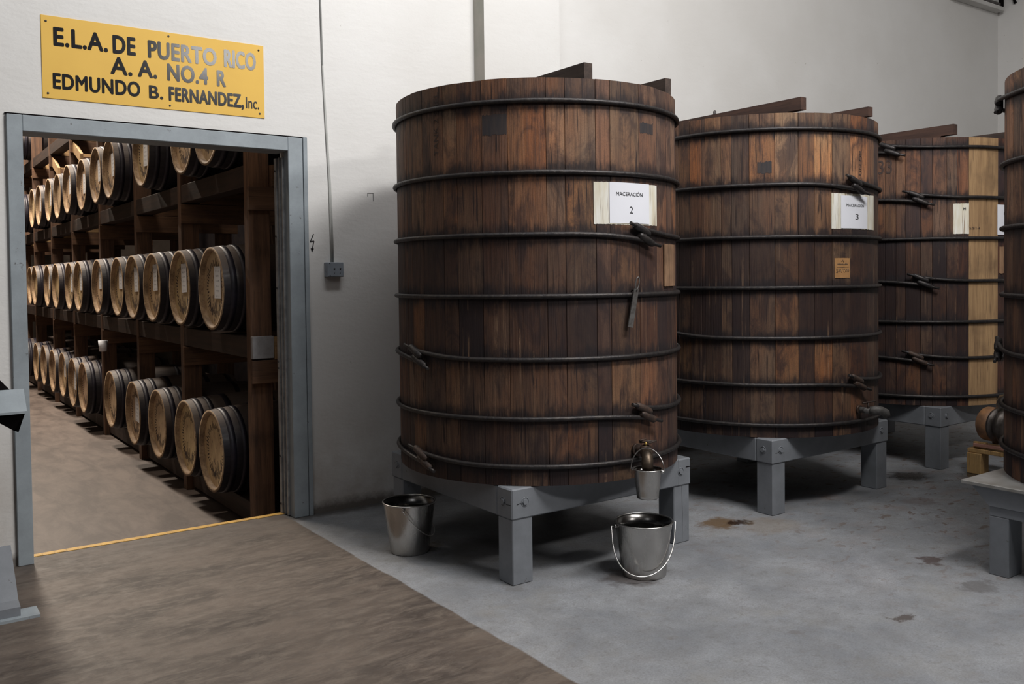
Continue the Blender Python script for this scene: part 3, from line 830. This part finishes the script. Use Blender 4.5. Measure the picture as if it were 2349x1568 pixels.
sheet(TC[2], 2287, 2345, 469, 538, [('MACERACIÓN', .50, .72, .66, .11, .003), ('4', .54, .36, .12, .17, .0)], 'white sheet on the farthest tank, mostly hidden by the right tank')
a_, z_ = ang(2212, 479, R0, TC[2])
o = cyl_text('M', .018, .02, TC[2], R0 + .0042, a_, z_, .02).build('faint_letter', M['ink'], tk3); rel(o, tk3)
# faint stencilled marks
k = NT('faded_stencil'); k.out((.055, .035, .03), .8); M['stencil'] = k.m
for (tk, c, x, y, s, w, h, vert) in ((tk1, TC[0], 1000, 285, 'TANK 2 SHEL', .30, .032, True), (tk2, TC[1], 1973, 382, 'C UN OR', .20, .026, True), (tk3, TC[2], 2236, 523, '5/5/1-4', .085, .018, False), (tk3, TC[2], 2030, 383, '33', .10, .10, False)):
    a_, z_ = ang(x, y, R0, c)
    o = cyl_text(s, w, h, c, R0 + .0022, a_, z_, -.012, vert).build('stencil_mark', M['stencil'], tk); rel(o, tk)
# dark painted squares on the wood
for (tk, c, xl, xr, yt, yb, sd) in ((tk1, TC[0], 1106, 1162, 266, 310, 1), (tk1, TC[0], 1467, 1497, 281, 303, 4), (tk2, TC[1], 1737, 1770, 373, 397, 2)):
    a0, zt = ang(xl, yt, R0, c); a1, _ = ang(xr, yt, R0, c); _, zb_ = ang(xl, yb, R0, c)
    o = cyl_patch(c, R0 + .0008, a0, a1, zb_, zt, .008, .0004, sd).build('dark_patch', simple('dark_stain', (.024, .022, .026), (.05, .035, .032), 60, .7, stretch=(1, 1, .1)), tk); rel(o, tk)
# cardboard note on tank two with handwriting
c = TC[1]; a0, zt = ang(1914, 592, R0, c); a1, _ = ang(1948, 594, R0, c); _, zb_ = ang(1914, 637, R0, c)
nt = thing('cardboard_note', 'small brown cardboard note with handwriting on the middle tank', 'note', (c[0] + R0 * math.cos(a0), c[1] + R0 * math.sin(a0), zb_))
part(cyl_patch(c, R0 + .0018, a0, a1, zb_, zt, .0012, .002, 8), 'card', M['card'], nt)
Wn = (a1 - a0) * R0; Hn = zt - zb_
mb = MB()
def cst(pts, w=.0012):
    q = []
    for u, v_ in pts:
        a = a0 + (a1 - a0) * u; RR = R0 + .0042; q.append((c[0] + RR * math.cos(a), c[1] + RR * math.sin(a), zb_ + Hn * v_))
    mb.tube(q, w, 5)
cst([(.42, .82), (.52, .92), (.56, .78)]); cst([(.45, .85), (.58, .85)])
for i in range(7):
    u = .16 + i * .10; cst([(u, .66), (u + .03, .74), (u + .05, .66), (u + .08, .71)])
cst([(.12, .555), (.5, .545), (.92, .555)], .0016)
cst([(.20, .45), (.10, .45), (.11, .36), (.20, .34), (.16, .26), (.08, .27)]); cst([(.30, .44), (.27, .30), (.36, .32), (.37, .44), (.30, .42)]); cst([(.42, .26), (.52, .48)])
cst([(.55, .42), (.64, .44), (.56, .30), (.66, .29)]); cst([(.72, .43), (.69, .32), (.76, .31), (.78, .42), (.72, .43)]); cst([(.84, .44), (.84, .30)]); cst([(.90, .44), (.93, .36), (.89, .29)])
part(mb, 'handwriting', M['ink'], nt)
# pale plaque on tank one, seen edge-on at the right
c = TC[0]; a0, zt = ang(1521, 560, R0, c); a1, _ = ang(1543.5, 562, R0, c); _, zb_ = ang(1521, 656, R0, c)
o = cyl_patch(c, R0 + .002, a0, a1, zb_, zt, .0015, .006, 9).build('wood_plaque', M['plaque'])
tag(o, 'pale upright wooden plaque on the right side of the nearest tank', 'plaque')
c = TC[2]; a0, zt = ang(2292, 566, R0, c); a1, _ = ang(2304, 566, R0, c)
o = cyl_patch(c, R0 + .002, a0, a1, zt - .19, zt, .004, .006, 19).build('pale_plate', M['plaque'])
tag(o, 'pale plate on the farthest tank beside the edge of the right tank', 'plate')
# hanging flat iron with looped eye
c = TC[0]
tg = thing('iron_strap', 'flat rusty iron strap with a looped eye hanging on the nearest tank', 'iron strap', tuple(on_cyl(1455, 700, R0 + .03, c)))
pa = on_cyl(1459, 662, R0 + .030, c); pb = on_cyl(1445, 750, R0 + .026, c)
mid = (pa + pb) / 2; nrm = np.array([mid[0] - c[0], mid[1] - c[1], 0]); nrm /= np.linalg.norm(nrm); dr_ = (pb - pa) / np.linalg.norm(pb - pa); sd_ = np.cross(nrm, dr_)
w_ = .0135
qs = [pa - sd_ * w_, pb - sd_ * w_ * 1.15, pb + sd_ * w_ * 1.15, pa + sd_ * w_]
part(MB().prism([tuple(q) for q in qs], nrm * .005), 'bar', M['tag'], tg)
lo = [tuple(pa + nrm * .003 - dr_ * (.026 + .030 * math.sin(t)) + sd_ * .0105 * math.cos(t)) for t in [i * math.pi / 8 for i in range(16)]]
part(MB().tube(lo, .0034, 6, closed=True), 'eye_loop', M['tag'], tg)
part(MB().tube([tuple(pa + nrm * .008 + dr_ * .008), tuple(pa - nrm * .026 + dr_ * .008)], .004, 8), 'nail', M['iron'], tg)

# ---------------------------------------------------------------- outlet valves
def valve(c, x, y, label, name='outlet_valve', spout=True, big=1.0):
    a, z = ang(x, y, R0, c); er = np.array([math.cos(a), math.sin(a), 0]); et = np.array([-math.sin(a), math.cos(a), 0]); uz = np.array([0, 0, 1.])
    P = np.array([c[0], c[1], z]) + er * R0
    t = thing(name, label, 'valve', tuple(P))
    f = lambda r, t_, u: tuple(P + er * (r + .003) + et * t_ + uz * u)
    part(MB().tube([f(0, 0, 0), f(.012, 0, 0)], .030 * big, 14), 'flange', M['rust'], t)
    return t, f
c = TC[0]
v1, f = valve(c, 1458, 1030, 'rusty outlet valve with bronze elbow spout low on the nearest tank')
p_ = on_cyl(1485.5, 1075, .905, TC[0]); cS = (p_[0], p_[1])
_P = np.array(f(0, 0, 0)); _r = np.array(f(1, 0, 0)) - _P; _t = np.array(f(0, 1, 0)) - _P
RC = float((np.array([cS[0], cS[1], 0]) - _P)[:2] @ _r[:2]); TCt = float((np.array([cS[0], cS[1], 0]) - _P)[:2] @ _t[:2])
part(MB().tube([f(.012, 0, 0), f(.05, 0, 0)], .017, 12), 'nipple', M['rust'], v1)
part(MB().lathe([(.018, -.03), (.026, -.022), (.028, 0), (.026, .022), (.018, .03)], 14, f(.065, .0, 0)), 'valve_body', M['rust'], v1)
part(MB().tube([f(.065, 0, .02), f(.065, 0, .044)], .006, 8), 'stem', M['yellowlead'], v1)
hb = MB(); hb.tube([f(.045, -.022, .044), f(.09, .030, .050)], .0055, 8); hb.tube([f(.052, -.030, .053), f(.055, .012, .056)], .004, 8); hb.tube([f(.095, -.015, .044), f(.10, .035, .052)], .004, 8)
part(hb, 'handle', M['rust'], v1)
part(MB().tube([f(.075, .0, .0), f(.075 + (RC - .075) * .35, TCt * .35, .004), f(.075 + (RC - .075) * .7, TCt * .7, -.002), f(RC * .97, TCt * .95, -.020), f(RC, TCt, -.045), f(RC, TCt, -.068)], [.020, .024, .026, .027, .026, .024], 16), 'elbow_spout', M['brass'], v1)
SP = np.array(f(.140, .066, -.075))
c = TC[1]
v2, f2 = valve(c, 1968, 938, 'grey metal outlet valve and elbow low on the middle tank', big=.9)
part(MB().tube([f2(.012, 0, 0), f2(.075, .01, -.004)], [.016, .022], 12), 'nipple', M['tag'], v2)
part(MB().tube([f2(.07, .008, 0), f2(.095, .03, .002), f2(.115, .06, -.002), f2(.125, .085, -.015), f2(.128, .095, -.04)], [.022, .028, .026, .026, .022], 14), 'elbow_spout', M['tag'], v2)
hb = MB(); hb.tube([f2(.06, -.05, .048), f2(.075, .06, .052)], .005, 8); hb.tube([f2(.066, 0, .0), f2(.066, 0, .05)], .006, 8)
part(hb, 'handle', M['rust'], v2)

# ---------------------------------------------------------------- steel buckets
def bucket(name, label, c, r_top, r_bot, h, handle_pts, ear_ang, z0=0.0, wire=.003):
    t = thing(name, label, 'bucket', (c[0], c[1], z0), 'stainless steel buckets')
    th = .0016
    prof = [(0.001, .004), (r_bot - .008, .004), (r_bot - .002, .0), (r_bot, .004), (r_bot + .001, .014)]
    prof += [(r_bot + (r_top - r_bot) * q, .014 + (h - .018) * q) for q in (.15, .3, .5, .7, .85, 1)]
    prof += [(r_top - th, h - .004)] + [(r_bot - th + (r_top - r_bot) * q, .014 + (h - .018) * q) for q in (.8, .5, .2, 0)] + [(r_bot - .01, .008), (.001, .008)]
    q_ = MB().lathe(prof[:11], 64, (c[0], c[1], z0)); q_.lathe(prof[10:], 64, (c[0], c[1], z0), mi=1)
    part(q_, 'pail', [M['steel'], M['steelshade']], t)
    rim = [(c[0] + (r_top + .001) * math.cos(q), c[1] + (r_top + .001) * math.sin(q), z0 + h - .002) for q in [i * 2 * math.pi / 64 for i in range(64)]]
    part(MB().tube(rim, .0042 if r_top > .1 else .003, 8, closed=True), 'rim', M['wire'], t)
    ers = []
    for e in ear_ang:
        P = np.array([c[0] + (r_top + .006) * math.cos(e), c[1] + (r_top + .006) * math.sin(e), z0 + h - .018 * (h / .26)])
        d = np.array([math.cos(e), math.sin(e), 0])
        mb = MB(); mb.tube([tuple(P - d * .008), tuple(P + d * .006)], .009 * (.6 + .4 * h / .26), 10); part(mb, 'ear', M['wire'], t)
        ers.append(P + d * .008)
    hp = handle_pts(ers)
    part(MB().tube(hp, wire, 8), 'handle', M['wire'], t)
    return t
def swung(side, drop, out, n=20, flat=.0):
    """bail handle: semicircle from ear to ear, hanging towards `side`"""
    def f(e):
        A, B = e; mid = (A + B) / 2; ax = (B - A) / 2; R = np.linalg.norm(ax); u = ax / R
        res = [A - u * .012 + np.array([0, 0, 0])]
        pts = []
        for i in range(n + 1):
            q = math.pi * i / n
            s_ = math.sin(q); cc = -math.cos(q)
            s2 = s_**.62
            pts.append(mid + u * cc * (R + .012) * (1 - .10 * s2) + np.array([side[0] * out * s2, side[1] * out * s2, -drop * s2]))
        return [A] + pts + [B]
    return f
view = lambda c: np.array([-c[0], -c[1]]) / math.hypot(*c)
# right bucket on the floor
cB = (2.925, 3.060); vB = view(cB); aB = math.atan2(vB[1], vB[0])
bucket('steel_bucket', 'stainless bucket on the grey floor below the valve with its wire handle hanging in front', cB, .134, .104, .255,
       swung(vB, .205, .140), (aB - 1.57 + .35, aB + 1.57 + .35), wire=.0032)
# left bucket beside the wall
cA = (2.215, 4.055); vA = view(cA); aA = math.atan2(vA[1], vA[0])
e0 = aA - .22
def left_handle(e):
    A, B = e; n = 22; mid = (A + B) / 2; ax = (B - A) / 2; R = np.linalg.norm(ax); u = ax / R; sdv = np.array([-u[1], u[0], 0])
    if sdv @ RT < 0: sdv = -sdv
    res = [A]
    for i in range(n + 1):
        q = math.pi * i / n; s_ = math.sin(q)**.7
        res.append(mid - u * math.cos(q) * (R + .006) + sdv * .125 * s_ + np.array([0, 0, -.155 * s_]))
    return res + [B]
bucket('steel_bucket', 'stainless bucket standing on the floor near the wall left of the nearest stand', cA, .134, .100, .262, left_handle, (e0, e0 + math.pi), wire=.0025)
# small pail hanging from the spout
p_ = on_cyl(1485.5, 1075, .905, TC[0]); cS = (p_[0], p_[1]); vS = view(cS); aS = math.atan2(vS[1], vS[0]); zS = .392
TGT = np.array(f(.075 + (RC - .075) * .75, TCt * .75, .0335))
def up_handle(e):
    A, B = e; n = 20; mid = (A + B) / 2; ax = (B - A) / 2; R = np.linalg.norm(ax); u = ax / R; er_ = np.array([-vS[0], -vS[1], 0])
    res = [A]
    for i in range(n + 1):
        q = math.pi * i / n; s_ = math.sin(q)
        res.append(mid - u * math.cos(q) * (R + .001) * (1 - .10 * s_) + np.array([0, 0, .100 * s_**.8]) + (TGT - mid - np.array([0, 0, .100])) * s_**2)
    return res + [B]
bk = bucket('steel_bucket', 'small steel pail hanging by its handle from the elbow spout', cS, .0655, .050, .136, up_handle, (aS - 1.57 - .35, aS + 1.57 - .35), zS, wire=.0026)
part(MB().disc(.058, (cS[0], cS[1], zS + .085), 40), 'liquid', simple('drained_liquor', (.03, .018, .012), (.05, .03, .02), 30, .08), bk)

# ---------------------------------------------------------------- barrel rack seen through the doorway
HX, PX0 = 1.785, 1.90
FLZ = -.20
rk = thing('barrel_rack', 'tall brown timber rack holding barrels beyond the doorway', 'rack', (PX0, 5.5, FLZ))
posts = [5.50, 7.02, 8.46, 10.05, 11.65, 13.20, 14.80, 16.3]
for i, y in enumerate(posts):
    part(MB().box(PX0, PX0 + .135, y, y + .085, FLZ, 5.1, ch=.003), 'post', M['racklit'] if i == 0 else M['rackwood'], rk)
    part(MB().box(2.62, 2.755, y, y + .085, FLZ, 5.1, ch=.003), 'post', M['rackwood'], rk)
tiers = [-.034, 1.051, 2.136, 3.221]
for ti, z in enumerate(tiers):
    for xx, nm in ((PX0, 'front'), (2.42, 'rear')):
        for a_, b_ in zip(posts[:-1], posts[1:]):
            if ti == 0:
                part(MB().box(xx + .045, xx + .13, a_ + .087, b_ - .002, z - .14, z, ch=.003), 'rail', M['rackbeam'], rk)
            else:
                part(MB().box(xx + .004, xx + .13, a_ + .087, b_ - .002, z - .135, z, ch=.003), 'rail', M['rackbeam'], rk)
    if ti > 0:
        for i, y in enumerate(posts):
            part(MB().box(PX0 - .01, 2.80, y - .042, y - .002, z - .290, z - .145, ch=.002), 'ledger_board', M['rackledger'], rk)
            part(MB().box(PX0 + .137, 2.80, y - .042, y + .04, z - .142, z - .002, ch=.002), 'ledger_board', M['rackpale'] if (i == 0 and ti == 1) or (i > 3 and ti > 1) else M['rackledger'], rk)
    if ti == 1:
        part(MB().box(PX0 - .004, PX0 + .134, 5.462, 5.499, z - .135, z + .005, ch=.002), 'beam_end', M['greyend'], rk)
# light braces far down the row
for (y, z0, z1) in ((11.66, 2.76, 2.94), (13.21, 2.76, 2.94), (10.06, 2.76, 2.94)):
    part(MB().prism([(PX0 + .02, y - .50, z0), (PX0 + .02, y - .045, z1), (PX0 + .02, y - .045, z1 + .13), (PX0 + .02, y - .50, z0 + .11)], (.032, 0, 0)), 'brace', M['rackpale'], rk)

# barrel prototype (axis along x, head at x = 0 facing the aisle)
def barrel_meshes():
    L = .86; rh, rb = .272, .300
    prof = []
    for i in range(13):
        q = i / 12; prof.append((rh + (rb - rh) * math.sin(math.pi * q)**.9, L * q))
    body = MB(); body.lathe([(r, h) for r, h in prof], 40, axis='x')
    body.lathe([(rh, L), (rh - .02, L), (rh - .02, L - .03), (.001, L - .03)], 40, axis='x')
    chime = MB(); chime.lathe([(rh - .001, .016), (rh + .001, 0), (rh - .020, 0), (rh - .026, .034)], 40, axis='x')
    head = MB(); head.lathe([(rh - .024, .032), (.12, .032), (.001, .032)], 40, axis='x', smooth=False)
    bands = []
    def rad(h): return rh + (rb - rh) * math.sin(math.pi * h / L)**.9
    for h0, w in ((.045, .04), (.125, .035), (.245, .04), (L - .285, .04), (L - .09, .045)):
        m_ = MB(); m_.lathe([(rad(h0) - .001, h0), (rad(h0) + .0035, h0), (rad(h0 + w) + .0035, h0 + w), (rad(h0 + w) - .001, h0 + w)], 40, axis='x'); bands.append(m_.mesh('hoop', [M['band']]))
    lab = MB(); lab.box(.026, .0275, -.066, .066, -.105, .105)
    st = MB(); rr = random.Random(3)
    for i in range(46):
        a = math.pi * (1.05 + 1.9 * i / 46) + .2; r_0 = .145 + rr.uniform(-.01, .01); r_1 = r_0 + rr.uniform(.02, .05); w = .004
        ca, sa = math.cos(a), math.sin(a)
        st.add([(.0308, r_0 * ca - w * sa, r_0 * sa + w * ca), (.0308, r_1 * ca - w * sa, r_1 * sa + w * ca), (.0308, r_1 * ca + w * sa, r_1 * sa - w * ca), (.0308, r_0 * ca + w * sa, r_0 * sa - w * ca)], [(0, 1, 2, 3)])
    for i in range(26):
        y = -.10 + .2 * rr.random(); z = -.19 + .10 * rr.random(); hh = rr.uniform(.02, .06)
        st.add([(.0308, y, z), (.0308, y + .005, z), (.0308, y + .005, z + hh), (.0308, y, z + hh)], [(0, 1, 2, 3)])
    return (body.mesh('body', [M['barrel']]), chime.mesh('chime', [M['chimewood']]), head.mesh('head', [M['head']]), bands, lab.mesh('paper_label', [M['note']]), st.mesh('stencil_marks', [M['stencil']]))
bm_ = barrel_meshes()
def make_barrel(loc, label, group, lbl=None, stencil=False, tint=(1, 1, 1), rx=0.0):
    t = thing('oak_barrel', label, 'barrel', loc, group)
    t.rotation_euler = (rx, 0, 0)
    lay(t, bm_[0], 'body', t) if False else None
    lay(None, bm_[0], 'body', t); c_ = lay(None, bm_[1], 'chime', t); h_ = lay(None, bm_[2], 'head', t)
    h_.color = tuple(tint) + (1,); 
    for b_ in bm_[3]: lay(None, b_, 'hoop', t)
    if lbl is not None:
        l_ = lay(None, bm_[4], 'paper_label', t, (0, lbl[0], lbl[1])); l_.rotation_euler = (lbl[2] - rx, 0, 0)
    if stencil: lay(None, bm_[5], 'stencil_marks', t)
    return t
ORD = ['first', 'second', 'third', 'fourth', 'fifth', 'sixth', 'seventh', 'eighth', 'ninth', 'tenth', 'eleventh', 'twelfth', 'thirteenth', 'fourteenth']
def yhead(px, z):    # y where the near edge of a head at x = HX meets this picture column
    lo, hi = 4.0, 30.0
    for _ in range(50):
        mid = (lo + hi) / 2; q = np.array([HX, mid, z]) - EYEP
        if PX + FPX * (q @ RT) / (q @ fw) > px: lo = mid
        else: hi = mid
    return (lo + hi) / 2
rows = [
  ('bottom', .0, [(513, 0), (453, 0), (387, 0), (320, 1), (263, 0), (237, 0), (210, 1), (170, 1), (139, 0), (123, 0), (105, 0), (90, 0), (68, 0)]),
  ('middle', 1.085, [(513, 1), (424, 1), (370, 1), (318, 1), (284, 1), (222, 1), (190, 1), (171, 1), (143, 0), (111, 1), (90, 0), (70, 0)]),
  ('upper', 2.170, [(500, 0), (438, 1), (350, 2), (314, 2), (246, 1), (228, 1), (189, 1), (160, 0), (137, 1), (109, 1), (86, 0), (64, 0)]),
  ('top', 3.255, [(52, 0), (80, 0)])]
for tier, zb_, lst in rows:
    lasty = 0; idx = 0
    if tier == 'bottom': zc = .272 + zb_
    else: zc = .272 + zb_
    for (px, lb) in lst:
        y = yhead(px, zb_ + .272) + .272
        if y - lasty < .61: y = lasty + .61
        # keep clear of the posts
        for p in posts:
            if abs(y - (p + .0425)) < .35:
                y = p + .0425 + .35 if (y > p + .04 or p + .0425 - .35 - lasty < .61) else p + .0425 - .35
        if y - lasty < .60: continue
        if y > 15.8: continue
        lasty = y
        rr_ = random.Random(idx * 17 + int(zb_ * 10)); dx = rr_.uniform(-.035, .03) if idx else 0
        lbl = None
        if lb == 1: lbl = (rr_.uniform(-.08, -.03), rr_.uniform(.02, .07), rr_.uniform(-.06, .06))
        if lb == 2: lbl = (rr_.uniform(-.10, -.05), rr_.uniform(-.02, .05), rr_.uniform(-.1, .1))
        tn = rr_.uniform(.75, 1.1); tint = (tn, tn * rr_.uniform(.92, 1.0), tn * rr_.uniform(.80, 1.0))
        if tier == 'middle' and idx == 0: lbl = (-.055, .05, 0)
        look = 'paper-labelled' if lbl else 'unlabelled'
        make_barrel((HX + dx, y, zc), '%s dark oak barrel, %s from the doorway on the %s rack tier' % (look, ORD[idx], tier),
                    'barrels on the %s rack tier' % tier, lbl, stencil=True, tint=tint, rx=rr_.uniform(-.5, .5))
        idx += 1
# small white cup hanging on the rack
cu = MB(); cu.lathe([(.001, 0), (.035, 0), (.045, .11), (.043, .11), (.034, .004), (.001, .004)], 20, (PX0 - .05, 9.78, .70))
tag(cu.build('plastic_jug', M['paper']), 'small white plastic jug hanging on the rack between the middle and bottom tiers', 'jug')

# ---------------------------------------------------------------- grey chute stand at the left edge
lf = thing('press_stand', 'grey painted metal stand with sloping flange and stepped foot at the left edge', 'stand', (.2, 4.2, 0))
# heights and depths of the visible right-hand corner
def vplane(x, y, Y):
    v = ray(x, y); return EYEP + v * Y / v[1]
Yf = 4.212
A0 = vplane(62, 942, Yf); A1 = vplane(31, 897, Yf + .09)
x_l = -.9
part(MB().prism([(x_l, Yf, A0[2] + .0), (x_l, Yf + .09, A0[2] + .085), (x_l, Yf + .09, A0[2] + .075), (x_l, Yf, A0[2] - .010)], (A0[0] - x_l, 0, 0)), 'sloping_flange', M['frame'], lf)
# dark rear skirt and triangular gusset
part(MB().prism([(A0[0] - .16, Yf + .02, A0[2] - .001), (A0[0] - .004, Yf + .005, A0[2] - .001), (A0[0] - .03, Yf + .03, A0[2] - .09), (A0[0] - .045, Yf + .05, A0[2] - .085)], (0, .06, 0)), 'gusset', M['dark'], lf)
part(MB().prism([(x_l, Yf + .095, A1[2] - .004), (A1[0] - .004, Yf + .095, A1[2] - .004), (A1[0] - .30, Yf + .095, A1[2] + .36), (x_l, Yf + .095, A1[2] + .36)], (0, .012, 0)), 'hopper_side', M['dark'], lf)
# foot
P0 = onz(93, 1414); P1 = onz(57, 1371, .05)
part(MB().box(x_l, P0[0], P0[1], P0[1] + .12, 0, .012), 'foot_plate', M['frame'], lf)
part(MB().prism([(x_l, P0[1] + .03, .012), (x_l, P0[1] + .35, .012), (x_l, P0[1] + .33, .24), (x_l, P0[1] + .10, .06), (x_l, P0[1] + .03, .05)], (P0[0] - .07 - x_l, 0, 0)), 'foot_wedge', M['grey'], lf)
part(MB().box(x_l, x_l + .35, Yf + .1, Yf + .4, .06, A0[2] + .3), 'column', M['grey'], lf)

# ---------------------------------------------------------------- pump on a wooden skid between the tanks
pp = thing('pump_skid', 'pale wooden skid under the orange pump behind the right edge tank', 'skid', (6.3, 3.2, 0))
q0 = onz(2250, 1089)
X0, Y0 = q0[0], q0[1]
part(MB().box(X0, X0 + .11, Y0, Y0 + .10, 0, .145, ch=.004), 'block', M['palewood'], pp)
part(MB().box(X0, X0 + .11, Y0 - .58, Y0 - .48, 0, .145, ch=.004), 'block', M['palewood'], pp)
part(MB().box(X0 + .01, X0 + .13, Y0 - .58, Y0 + .10, .146, .175, ch=.003), 'board', M['palewood'], pp)
part(MB().box(X0 + .18, X0 + .28, Y0 - .58, Y0 + .10, .146, .175, ch=.003), 'board', M['palewood'], pp)
part(MB().box(X0 + .03, X0 + .06, Y0 - .02, Y0 + .07, .176, .222, ch=.003), 'upright', M['palewood'], pp)
part(MB().box(X0 + .0, X0 + .03, Y0 - .30, Y0 - .25, .176, .222, ch=.003), 'upright', M['palewood'], pp)
part(MB().box(X0 + .01, X0 + .04, Y0 - .25, Y0 + .06, .190, .212, ch=.002), 'cross_piece', simple('red_wood', (.45, .22, .17), (.33, .17, .12), 10, .7), pp)
pm = thing('pump', 'orange round bodied pump with steel elbow on the pale skid', 'pump', (X0 + .08, Y0 - .08, .24))
ax = np.array([-.25, -.97, 0]); ax /= np.linalg.norm(ax)
cP = np.array([X0 + .10, Y0 - .07, .345])
def pr(mb, prof, n=28):
    """lathe along the pump axis"""
    u = np.array([0, 0, 1.]); w = np.cross(ax, u); vs = []; K = len(prof)
    for r, h in prof:
        for j in range(n):
            q = 2 * math.pi * j / n; vs.append(tuple(cP + ax * h + u * r * math.cos(q) + w * r * math.sin(q)))
    mb.add(vs, [(i * n + j, i * n + (j + 1) % n, (i + 1) * n + (j + 1) % n, (i + 1) * n + j) for i in range(K - 1) for j in range(n)], 0, True); return mb
part(pr(MB(), [(.001, -.10), (.104, -.10), (.118, -.085), (.118, -.015), (.105, 0), (.001, 0)]), 'motor_housing', M['motor'], pm)
part(pr(MB(), [(.04, 0), (.122, .0), (.124, .02), (.04, .02)]), 'flange', M['castiron'], pm)
part(pr(MB(), [(.09, .02), (.092, .04), (.118, .05), (.121, .085), (.09, .10), (.05, .115), (.001, .115)]), 'volute', M['castiron'], pm)
part(MB().tube([tuple(cP + ax * .03 + np.array([0, 0, .10])), tuple(cP + ax * .03 + np.array([0, 0, .14])), tuple(cP + ax * .045 + np.array([.0, 0, .178])), tuple(cP + ax * .09 + np.array([0, 0, .195])), tuple(cP + ax * .16 + np.array([0, 0, .195]))], [.034, .040, .044, .040, .036], 16), 'elbow', simple('elbow_steel', (.42, .40, .36), (.22, .2, .18), 12, .3, .95), pm)
part(MB().tube([tuple(cP + ax * .10), tuple(cP + ax * .19)], .03, 12), 'inlet', M['dark'], pm)
cr = thing('wooden_crate', 'pale upright timber pieces standing in shadow under the farthest tank', 'crate', (7.2, 4.2, 0))
pA = np.array([7.40, 3.24])
for yy in (3.24, 3.58):
    part(MB().box(7.40, 7.43, yy, yy + .07, 0, .42, ch=.003), 'upright', M['palewood'], cr)
for zz in (.04, .28):
    part(MB().box(7.431, 7.455, 3.24, 3.65, zz, zz + .09, ch=.003), 'slat', M['palewood'], cr)
part(MB().box(7.431, 7.80, 3.24, 3.27, .28, .37, ch=.003), 'slat', M['palewood'], cr)
